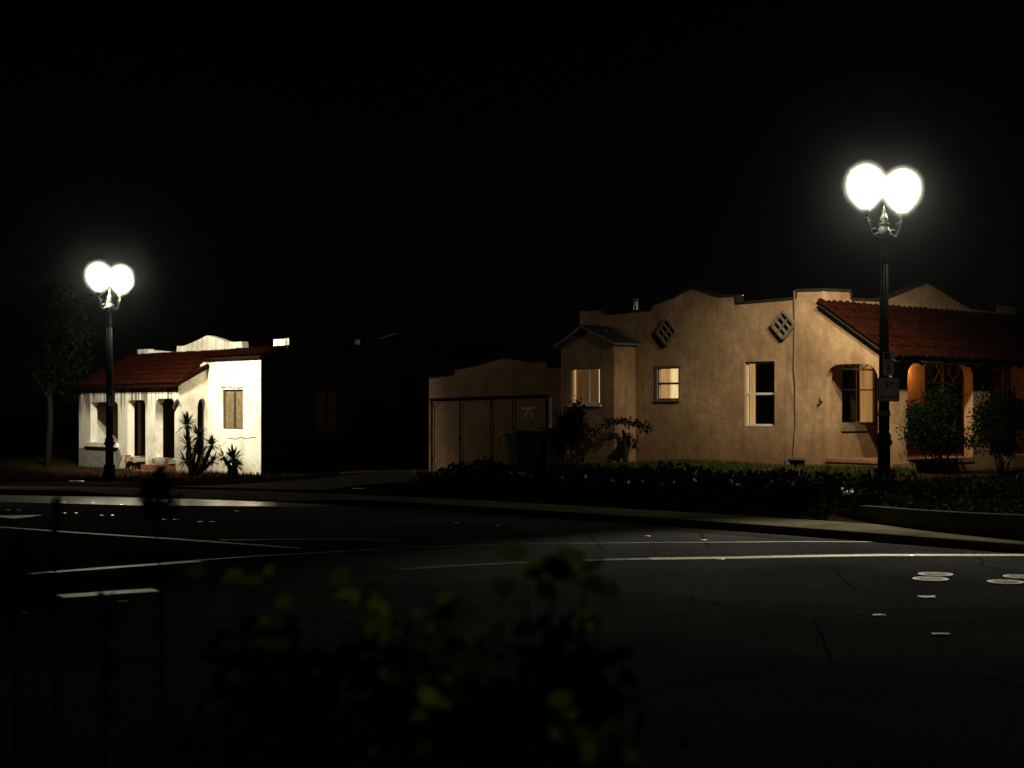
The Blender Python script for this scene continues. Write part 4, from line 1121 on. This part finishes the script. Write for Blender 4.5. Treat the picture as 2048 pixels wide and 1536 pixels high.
for (x, y), lb, s in PL:
    v = []; n_ = 4
    p = G(x, y, .01 if y > 1000 else .13)
    if y < 1000: p.z = max(tz0(p.x, p.y), .11) + .02
    for i in range(n_):
        for j in range(n_):
            v.append((p.x + (i / 3 - .5) * s * 1.7 + rc.uniform(-.01, .01), p.y + (j / 3 - .5) * s, p.z + rc.uniform(.0, s * .12)))
    o = link('paper_scrap', mesh(v, [(i * 4 + j, (i + 1) * 4 + j, (i + 1) * 4 + j + 1, i * 4 + j + 1) for i in range(3) for j in range(3)]), 'paper')
    tag(o, lb, 'litter')

# retaining wall of the raised bed
rw = []
for x, y in ((1663, 1036), (1716, 1042), (1774, 1050), (1840, 1059), (1913, 1067), (1993, 1075), (2048, 1081)): rw.append(G(x, y, .125))
rw.append(rw[-1] + (rw[-1] - rw[-3]).normalized() * 8)
mb = MB()
for i, (a, b) in enumerate(zip(rw[:-1], rw[1:])):
    d = (b - a).normalized(); n_ = Vector((-d.y, d.x, 0)); n_ = n_ if n_.y > 0 else -n_
    za, zb = (.16 if i == 0 else .36 + .02 * i), .38 + .02 * i
    mb.hexa([(p.x, p.y, -.05) for p in (a, b, b + n_ * .18, a + n_ * .18)] + [(a.x, a.y, za), (b.x, b.y, zb), (b.x + n_.x * .18, b.y + n_.y * .18, zb), (a.x + n_.x * .18, a.y + n_.y * .18, za)])
tag(mb.build('retaining_wall', 'concrete_dark'), 'low grey concrete retaining wall along the pavement below the lamp bed', 'wall')

# ------------------------------------------------------------------ planting
rng = np.random.default_rng(11)
# ground cover of the raised bed: one mass of small leaves
pts = []
for i in range(len(KS)):
    x0 = pxof(KS[i][0])
    if x0 < 640 or i > last - 1: continue
    m_ = 900
    s = rng.uniform(1.62, 4.4, m_); t = rng.uniform(0, .75, m_)
    p, nr = KS[i]; d = Vector((nr.y, -nr.x, 0))
    X = p.x + nr.x * s + d.x * t; Y = p.y + nr.y * s + d.y * t
    hmax = (.34 + .10 * np.sin(X * 2.1) * np.sin(Y * 1.7 + 1) + .10 * np.sin(X * 5.3 + Y * 3.1)) * np.clip((s - 1.55) / .35, .25, 1) * np.clip((4.5 - s) / .8, .2, 1)
    pts.append(np.c_[X, Y, terr(np.c_[X, Y]) + hmax * np.sqrt(rng.uniform(0, 1, m_))])
pts = np.concatenate(pts); k = kdist(pts[:, :2]); pxs_ = CX + F * pts[:, 0] / pts[:, 1]
keep = (k > 1.6) & (pxs_ > 650) & ~((pxs_ > 1655) & (k < 2.05))
dy = (pts[:, 0] > -4.4) | (pts[:, 1] < 33.6); pts = pts[keep & dy]
vv, ff = leaves(pts, .10, rng, .8, (0, 0, .5))
gc = link('ground_cover', leaf_mesh(vv, ff), 'leaf_ivy'); stuff(gc); tag(gc, 'dark low leafy ground cover filling the raised bed behind the pavement', 'ground cover')
# white flowers in it
fl_ = []
for x, y in ((646 + 30, 955), (724, 952), (815, 946), (822, 950), (830, 944), (842, 952), (868, 962), (960, 956), (996, 956), (1042, 950), (1062, 952), (1100, 964), (1114, 957), (1208, 972), (1211, 980), (1214, 961), (1390, 978), (1462, 968), (1470, 971),
             (1478, 966), (1530, 975), (1536, 980), (1541, 976), (1538, 985), (1548, 978), (1586, 972), (1692, 994), (1687, 998), (1690, 991), (1820, 985), (2010, 954), (2016, 957), (2034, 992), (1330, 981), (1275, 985)):
    p = G(x, y, .62 if y < 975 else .5)
    s_ = float(kdist([(p.x, p.y)])[0])
    for _ in range(12):
        if s_ < 1.9: p.y += .25; p.x += .12
        s_ = float(kdist([(p.x, p.y)])[0])
    zt = tz0(p.x, p.y) + .42
    fl_.append((p.x, p.y, max(zt, p.z)))
    for _ in range(2): fl_.append((p.x + rc.uniform(-.06, .06), p.y + rc.uniform(-.06, .06), max(zt, p.z) + rc.uniform(-.05, .04)))
P = np.repeat(np.array(fl_), 4, 0); vv, ff = leaves(P, .045, rng, .9)
o = link('flowers', leaf_mesh(vv, ff), 'petal'); stuff(o); tag(o, 'tiny white flowers dotted over the dark ground cover', 'flowers')
# grass at the foot of the corner house
def blades(P, h, rng, w=.012):
    n = len(P); a = rng.uniform(0, 2 * np.pi, n); lean = rng.uniform(.1, .6, n)[:, None]
    hh = (h * (0.5 + rng.uniform(0, 1, n)))[:, None]
    d = np.c_[np.cos(a), np.sin(a), np.zeros(n)]; wv = np.c_[-np.sin(a), np.cos(a), np.zeros(n)] * w
    up = np.array([0, 0, 1.0])
    v = np.empty((n, 4, 3)); v[:, 0] = P - wv; v[:, 1] = P + wv; v[:, 2] = P + up * hh * .6 + d * hh * lean * .35 + wv * .6; v[:, 3] = P + up * hh + d * hh * lean
    return v.reshape(-1, 3), np.arange(n * 4).reshape(-1, 4)
m_ = 16000; t = rng.uniform(-.8, 9.6, m_); o_ = np.abs(rng.normal(0, 1.0, m_)) * .9 + .02
X = P0.x + U1.x * t + RS.n.x * o_; Y = P0.y + U1.y * t + RS.n.y * o_
keep = ~((t > tb0 - .02) & (t < tb1 + .02) & (o_ < BD + .03)); X, Y = X[keep], Y[keep]
vv, ff = blades(np.c_[X, Y, terr(np.c_[X, Y]) - .01], .16, rng)
o = link('grass', leaf_mesh(vv, ff), 'grass_blade'); stuff(o); tag(o, 'rough green grass along the foot of the peach house wall', 'grass')
m_ = 9000; X = rng.uniform(-17, -6.0, m_); Y = 39.2 + rng.uniform(0, 1, m_) * 8 - (X + 11) * .45
q = np.c_[X, Y]; ok = (kdist(q) > 1.8) & ((X + 7.6) * .82 - (Y - 35.6) * .57 < -.1)
r0 = np.array([L0.x, L0.y]); of = (q - r0) @ np.array([NN.x, NN.y]); ok &= of > -1.0
wf = np.array([LW.p.x, LW.p.y]); of2 = (q - wf) @ np.array([NN.x, NN.y]); tt = (q - r0) @ np.array([U1.x, U1.y]); ok &= ((tt > 0) & (of > .03)) | ((tt <= 0) & (of2 > .03))
q = q[ok]; vv, ff = blades(np.c_[q, terr(q) - .01], .10, rng, .01)
o = link('dry_grass', leaf_mesh(vv, ff), 'dry_grass'); stuff(o); tag(o, 'dry brown weeds and litter of leaves before the white bungalow', 'dry grass')

def shrub(name, label, cat, base, c, rad, n, size, material, stems=5, clumps=16, seed=1, group=None, aspect=.5):
    rg = np.random.default_rng(seed); rr = random.Random(seed)
    root = thing(name, label, cat, base, group)
    P = ellipsoid_pts(rg, n, c, rad, clumps)
    P = P[P[:, 2] > base[2] + .02]
    vv, ff = leaves(P, size, rg, aspect, (0, 0, .15)); link('crown', leaf_mesh(vv, ff), material, root)
    mb = MB(); b0 = Vector(base); c = Vector(c)
    for i in range(stems):
        a = 2 * math.pi * i / stems + rr.uniform(-.3, .3)
        e = c + Vector((math.cos(a) * rad[0] * .6, math.sin(a) * rad[1] * .6, rr.uniform(-.2, .5) * rad[2]))
        s_ = b0 + Vector((math.cos(a) * .06, math.sin(a) * .06, -.08))
        mid = s_.lerp(e, .5) + Vector((rr.uniform(-.07, .07), rr.uniform(-.07, .07), -.05))
        r_ = .035 * max(rad[2], .6)
        mb.tube([s_, mid, e], [r_, r_ * .7, r_ * .3], 6)
        for k in range(2):
            e2 = mid.lerp(e, .3) + Vector((rr.uniform(-1, 1) * rad[0] * .5, rr.uniform(-1, 1) * rad[1] * .5, rad[2] * .45)); mb.tube([mid, mid.lerp(e2, .5), e2], [r_ * .5, r_ * .4, r_ * .2], 5)
    mb.build('stems', 'bark', root, True)
    return root
d = 31.2; x = A(1879, d); z = tz0(x, d)
shrub('round_shrub', 'dark round clipped shrub on bare stems before the first porch arch', 'shrub', (x, d, z), (x - .03, d, Zp(848, d)), (.66, .6, .62), 5200, .085, 'leaf_dark', 6, 24, 5)
d = 31.4; x = A(2005, d); z = tz0(x, d)
shrub('round_shrub', 'dark shrub with pale leaf tips before the second porch arch', 'shrub', (x, d, z), (x, d, Zp(852, d)), (.62, .6, .66), 4600, .085, 'leaf_dark', 6, 22, 6)
d = 35.3; x = A(1148, d); z = tz0(x, d)
shrub('climbing_shrub', 'dark leafy shrub sprawling below the lit bay window', 'shrub', (x, d, z), (x - .05, d, Zp(862, d)), (.42, .34, .62), 2600, .085, 'leaf_dark', 4, 16, 8)
# long arching branch of the climber
cr = thing('arching_branch', 'long arching leafy branch reaching past the bay corner', 'branch', (A(1168, 35.2), 35.2, tz0(A(1168, 35.2), 35.2)))
path = [Vector((A(a, 35.2), 35.2, Zp(b, 35.2))) for a, b in ((1165, 925), (1172, 890), (1192, 862), (1215, 845), (1240, 841), (1262, 845), (1282, 850), (1299, 858))]
MB().tube(path, [.03, .025, .02, .017, .014, .011, .008, .005], 6).build('stem', 'bark', cr, True)
P = []
for i in range(420):
    u = rc.uniform(.8, len(path) - 1.01); k = int(u); p = path[k].lerp(path[k + 1], u - k); sp_ = .10 if k < 3 else .055
    P.append(p + Vector((rc.gauss(0, sp_), rc.gauss(0, sp_), rc.gauss(-.01, sp_))))
vv, ff = leaves(np.array([tuple(p) for p in P]), .085, rng, .55); link('leaves', leaf_mesh(vv, ff), 'leaf_dark', cr)
d = 35.6; x = A(1250, d); z = tz0(x, d)
sh = thing('small_bush', 'little bush with thick dark trunk against the bay corner', 'bush', (x, d, z))
MB().tube([(x, d, z - .05), (x + .02, d, Zp(900, d)), (x + .0, d, Zp(872, d)), (x - .06, d, Zp(860, d))], [.075, .065, .06, .03], 8).build('trunk', 'bark', sh, True)
P = np.concatenate([ellipsoid_pts(rng, 330, (A(1262, d), d, Zp(884, d)), (.17, .15, .26), 8), ellipsoid_pts(rng, 150, (A(1240, d), d, Zp(897, d)), (.10, .1, .18), 6)])
vv, ff = leaves(P, .07, rng, .6); link('crown', leaf_mesh(vv, ff), 'leaf_dark', sh)
# dark shrubs beside the shaded wall of the bungalow
for i, (px, py, d, w, h, lb) in enumerate(((596, 905, 45.5, .9, .95, 'dark shrub in shadow against the bungalow side wall by its corner'), (640, 915, 46.5, .8, .8, 'dark low shrub in shadow beneath the bungalow side window'),
                                           (760, 915, 47.5, 1.1, .8, 'broad dark shrub in shadow behind the driveway'))):
    x = A(px, d); z = tz0(x, d)
    shrub('shaded_shrub', lb, 'shrub', (x, d, z), (x, d, z + h * .95), (w * .7, .5, h * .8), 1600, .11, 'leaf_dark', 4, 14, 20 + i)
# yuccas
def yucca(name, label, base, heads, seed):
    rr = random.Random(seed); root = thing(name, label, 'yucca', base, 'yuccas before the bungalow'); b0 = Vector(base)
    tr_ = MB()
    for (c, L, n_) in heads:
        c = Vector(c); mid = b0.lerp(c, .5) + Vector((rr.uniform(-.08, .08), rr.uniform(-.08, .08), 0))
        tr_.tube([b0 + Vector((rr.uniform(-.1, .1), rr.uniform(-.1, .1), -.05)), mid, c], [.08, .07, .05], 7)
        mb = MB()
        for i in range(n_):
            a = rr.uniform(0, 2 * math.pi); el = math.asin(rr.uniform(-.55, 1)); l_ = L * rr.uniform(.75, 1.1)
            dv = Vector((math.cos(a) * math.cos(el), math.sin(a) * math.cos(el), math.sin(el))); wv = dv.cross(Vector((0, 0, 1)))
            wv = (wv if wv.length > .1 else Vector((1, 0, 0))).normalized() * .024
            droop = Vector((0, 0, -.12 * l_ * math.cos(el)))
            s_ = c + dv * .04; m1 = s_ + dv * l_ * .5; e = s_ + dv * l_ + droop
            mb.add([s_ - wv * .6, s_ + wv * .6, m1 + wv, m1 - wv, e], [(0, 1, 2, 3), (3, 2, 4)])
        o = mb.build('rosette', 'yucca_leaf', root, False, False)
    tr_.build('trunk', 'bark', root, True)
dy_ = 43.6
Y_ = lambda px, py, d=dy_: (A(px, d), d, Zp(py, d))
yucca('yucca', 'tall many-headed spiky yucca clump by the narrow arched doorway', (A(388, dy_), dy_, tz0(A(388, dy_), dy_)),
      [(Y_(374, 850), .44, 80), (Y_(398, 872), .40, 60), (Y_(424, 890), .36, 60), (Y_(376, 890), .42, 60), (Y_(400, 912), .46, 80), (Y_(372, 922), .42, 60), (Y_(425, 922), .36, 50)], 3)
d2 = 43.1
yucca('yucca', 'low spiky single yucca under the boarded window', (A(466, d2), d2, tz0(A(466, d2), d2)), [(Y_(467, 918, d2), .44, 150), (Y_(446, 914, d2), .30, 36), (Y_(470, 932, d2), .34, 60)], 5)
# a broken bracket hanging at the porch corner
b = MB(); wbar(b, LP, LP.tz(350, 816), LP.tz(358, 801), .10, .08, .003); b.build('loose_board', 'dark_wood', white)

def tree(name, label, base, h, c, rad, n, seed, size=.16):
    rr = random.Random(seed); rg = np.random.default_rng(seed); root = thing(name, label, 'tree', base)
    b0 = Vector(base); tp_ = Vector(c)
    mb = MB(); mb.tube([b0 + Vector((0, 0, -.1)), b0.lerp(tp_, .4) + Vector((.1, 0, 0)), tp_], [.11, .09, .05], 9)
    ends = []
    for i in range(9):
        a = 2 * math.pi * i / 9; st_ = b0.lerp(tp_, rr.uniform(.5, .95))
        e = tp_ + Vector((math.cos(a) * rad[0] * .75, math.sin(a) * rad[1] * .75, rr.uniform(-.5, .7) * rad[2])); ends.append(e)
        mb.tube([st_, st_.lerp(e, .5) + Vector((0, 0, .15)), e], [.07, .05, .02], 6)
    mb.build('trunk', 'bark', root, True)
    P = ellipsoid_pts(rg, n, c, rad, 30, .28); vv, ff = leaves(P, size, rg, .5, (0, 0, -.2)); link('crown', leaf_mesh(vv, ff), 'leaf_tree', root)
d = 50.5; x = A(95, d)
tree('street_tree', 'dark leafy tree rising behind the lamp beside the white bungalow', (x, d, .05), 5, (x, d, 4.2), (2.0, 1.6, 1.7), 6500, 14)

# ------------------------------------------------------------------ wheeled bins and sticks by the garage
def make_bin(material, label, loc, rot):
    root = thing('wheeled_bin', label, 'bin', loc, 'wheeled bins by the garage'); root.rotation_euler = (0, 0, rot)
    mb = MB().hexa([(-.22, -.26, .06), (.22, -.26, .06), (.22, .26, .06), (-.22, .26, .06), (-.29, -.36, .92), (.29, -.36, .92), (.29, .36, .92), (-.29, .36, .92)])
    child('body', mb.me(), material, root)
    child('rim', MB().hexa([(-.31, -.38, .88), (.31, -.38, .88), (.31, .38, .88), (-.31, .38, .88), (-.32, -.39, .95), (.32, -.39, .95), (.32, .39, .95), (-.32, .39, .95)]).me(), material, root)
    l_ = child('lid', MB().hexa([(-.32, -.40, .953), (.32, -.40, .953), (.32, .38, .953), (-.32, .38, .953), (-.26, -.32, 1.02), (.26, -.32, 1.02), (.28, .36, 1.05), (-.28, .36, 1.05)]).me(), material, root)
    child('handle', MB().tube([(-.24, .38, .9), (-.24, .47, .97), (.24, .47, .97), (.24, .38, .9)], .016, 6).me(), 'black_frame', root)
    for s in (-1, 1): child('wheel', MB().tube([(s * .24, .27, .11), (s * .30, .27, .11)], .11, 14).me(), 'black_frame', root)
    return root
db = 35.6
for px, m_, lb, rot in ((1046, 'bin_blue', 'dark blue wheeled bin before the marked garage door leaf', .35), (1098, 'bin_dark', 'black wheeled bin between the blue bin and the shrub', .5)):
    x = A(px, db); make_bin(m_, lb, (x, db, tz0(x, db) - .01), rot)
tw_ = thing('dry_branch', 'bare dry twigs sticking out beside the blue bin', 'branch', (A(1002, 35.3), 35.3, tz0(A(1002, 35.3), 35.3)))
w3 = lambda a, b_: Vector((A(a, 35.3), 35.3, Zp(b_, 35.3)))
mb = MB().tube([w3(1016, 940), w3(1013, 905), w3(1010, 866), w3(1006, 862)], [.012, .012, .010, .006], 6)
mb.tube([w3(1012, 885), w3(986, 882)], [.01, .006], 6).tube([w3(1011, 868), w3(985, 884)], [.01, .005], 6).tube([w3(1002, 874), w3(997, 899)], [.009, .006], 6).tube([w3(1014, 888), w3(1007, 899)], [.009, .006], 6)
mb.build('twigs', 'bark', tw_, True)

# ------------------------------------------------------------------ weeds and leaves close to the camera
def near_z(x, y):
    k = max(0, min(1, (8.0 - y) / 4.2)); k = k * k * (3 - 2 * k) * max(0, min(1, (9 - abs(x)) / 3)); return -.05 + .72 * k
def weed(label, px, ptop, d, n, L, spread, seed, material='leaf_ivy', w=.010, plume=.45):
    rr = random.Random(seed); x = A(px, d); zb = near_z(x, d); zt = Zp(ptop, d)
    root = thing('tall_weed', label, 'weed', (x, d, zb)); mb = MB()
    P = [Vector((x + .004 * math.sin(i * 1.3 + seed), d, zb - .03 + (zt - zb) * i / 5)) for i in range(6)]
    mb.tube(P, [.010, .009, .008, .007, .005, .003], 6); mb.build('stalk', 'leaf_ivy', root, True)
    lm = MB()
    for i in range(n):
        u = 1 - plume * rr.random() ** 1.2; p = P[0].lerp(P[-1], u); a = rr.uniform(0, 2 * math.pi)
        dv = Vector((math.cos(a) * spread, math.sin(a) * spread, rr.uniform(.2, 1))).normalized(); l_ = L * rr.uniform(.5, 1.1) * (1.2 - .5 * u)
        wv = dv.cross(Vector((0, 1, .2))).normalized() * w; e = p + dv * l_; m1 = p.lerp(e, .5) + Vector((0, 0, .01))
        lm.add([p - wv * .4, p + wv * .4, m1 + wv, m1 - wv, e], [(0, 1, 2, 3), (3, 2, 4)])
    lm.build('leaves', material, root, False, False)
wd = 5.2; wx = A(314, wd)
bw = thing('bushy_weed', 'bushy blurred weed rising before the bright gutter', 'weed', (wx, wd, near_z(wx, wd)))
MB().tube([(wx + .03, wd, near_z(wx, wd) - .03), (wx + .01, wd, Zp(1150, wd)), (wx - .005, wd, Zp(1040, wd)), (wx, wd, Zp(965, wd))], [.007, .006, .004, .002], 6).build('stalk', 'leaf_ivy', bw, True)
P = np.concatenate([ellipsoid_pts(rng, 230, (wx, wd, Zp(1000, wd)), (.045, .05, .085), 14, .5), ellipsoid_pts(rng, 50, (wx + .035, wd, Zp(1025, wd)), (.04, .04, .03), 6, .5),
                    ellipsoid_pts(rng, 70, (wx + .005, wd, Zp(960, wd)), (.022, .03, .04), 6, .5)])
vv, ff = leaves(P, .045, rng, .22, (0, 0, .7)); link('leaves', leaf_mesh(vv, ff), 'leaf_tree', bw)
weed('thin spiky weed stalk left of the bushy one', 110, 992, 6.6, 60, .07, .8, 32, plume=.12, w=.005)
weed('small grassy weed at the left road edge', 30, 1062, 6.2, 50, .09, .7, 33, plume=.2, w=.005)
weed('short weed poking up by the thick limit line', 212, 1176, 5.6, 90, .08, 1.2, 34, plume=.5, w=.006)
def leafy(label, clusters, d, seed, stems_to):
    rr = random.Random(seed); px0 = sum(c[0] for c in clusters) / len(clusters); x = A(px0, d); zb = near_z(x, d)
    root = thing('foreground_plant', label, 'plant', (x, d, zb)); lm = MB(); st_ = MB()
    for (px, py, n, spr, L) in clusters:
        c = Vector((A(px, d), d + rr.uniform(-.15, .15), Zp(py, d)))
        b0 = Vector((x + rr.uniform(-.05, .05), d, zb - .03)); st_.tube([b0, b0.lerp(c, .5) + Vector((rr.uniform(-.05, .05), 0, .05)), c], [.004, .003, .002], 5)
        for i in range(n):
            p = c + Vector((rr.gauss(0, spr), rr.gauss(0, spr), rr.gauss(0, spr * .6)))
            a = rr.uniform(0, 6.28); dv = Vector((math.cos(a), math.sin(a) * .6, rr.uniform(-.8, .8))).normalized(); wv = dv.cross(Vector((rr.uniform(-.6, .6), 1, rr.uniform(-.2, .9)))).normalized()
            l_ = L * rr.uniform(.6, 1.2); up = dv.cross(wv).normalized() * l_ * .08
            q = [p]; 
            for f_, w in ((.25, .26), (.55, .32), (.82, .18)): q += [p + dv * l_ * f_ + wv * l_ * w + up, p + dv * l_ * f_ - wv * l_ * w + up]
            q.append(p + dv * l_); lm.add(q, [(0, 1, 2), (2, 1, 3, 4), (4, 3, 5, 6), (6, 5, 7)])
            st_.tube([c, p], .0012, 3)
    st_.build('stems', 'bark', root); lm.build('leaves', 'leaf_front', root, True, False)
    rg = np.random.default_rng(seed); Q = []
    for (px, py, n, spr, L) in clusters:
        zt = Zp(py, d) - .16
        k = rg.uniform(0, 1, 170) ** .8; w = .04 + .11 * (1 - k)
        Q.append(np.c_[A(px, d) + rg.normal(0, 1, 170) * w, d + .30 + rg.normal(0, .10, 170), zb + (zt - zb) * k])
    vv, ff = leaves(np.concatenate(Q), .055, rg, .6, (0, 0, .2)); link('lower_leaves', leaf_mesh(vv, ff), 'leaf_ivy', root)
leafy('blurred yellow-green leafy sprig rising before the dark road', [(1110, 1140, 9, .035, .08), (1050, 1166, 4, .03, .07), (1180, 1165, 6, .03, .07), (1195, 1225, 3, .02, .06), (1010, 1275, 3, .03, .06)], 3.3, 41, 0)
leafy('dim leafy plant with scattered broad leaves low in the foreground', [(465, 1150, 4, .04, .06), (495, 1165, 4, .03, .06), (555, 1240, 4, .04, .06), (635, 1205, 3, .03, .07), (722, 1178, 4, .02, .06), (765, 1190, 3, .03, .06)], 3.8, 42, 0)
leafy('dark leafy plant with drooping leaves below the yellow-green sprig', [(830, 1225, 4, .03, .07), (865, 1250, 3, .02, .06), (850, 1295, 5, .04, .09), (910, 1295, 4, .03, .06), (965, 1305, 3, .03, .06), (880, 1330, 5, .04, .08), (940, 1410, 4, .04, .06)], 3.2, 43, 0)
leafy('low leafy plant at the very bottom of the bank', [(1080, 1470, 5, .05, .07), (1140, 1490, 4, .05, .06), (820, 1490, 5, .05, .07), (1250, 1500, 4, .05, .06)], 2.9, 44, 0)
# rough weeds over the bank
m_ = 5000; X = rng.uniform(-5, 5, m_); Y = rng.uniform(2.6, 7.6, m_); Zs = np.array([near_z(a, b_) for a, b_ in zip(X, Y)])
vv, ff = blades(np.c_[X, Y, Zs - .02], .16, rng, .006)
o = link('bank_grass', leaf_mesh(vv, ff), 'leaf_ivy'); stuff(o); tag(o, 'dark grass and weeds over the near bank', 'grass')

# ------------------------------------------------------------------ thin volume added to imitate lens bloom round the lamps
hz_ = MB().box((-190, -70, -1.4), (190, 215, 14)).me()
hm = bpy.data.materials.new('mist'); hm.use_nodes = True; n = hm.node_tree; n.nodes.clear()
pv = n.nodes.new('ShaderNodeVolumePrincipled'); pv.inputs['Color'].default_value = (.85, .92, 1, 1); pv.inputs['Density'].default_value = 0.00045; pv.inputs['Anisotropy'].default_value = 0.992
mo = n.nodes.new('ShaderNodeOutputMaterial'); n.links.new(pv.outputs[0], mo.inputs['Volume'])
h = bpy.data.objects.new('haze', hz_); C.objects.link(h); hz_.materials.append(hm); stuff(h); tag(h, 'thin pale haze added for the bloom round the lamps', 'haze')
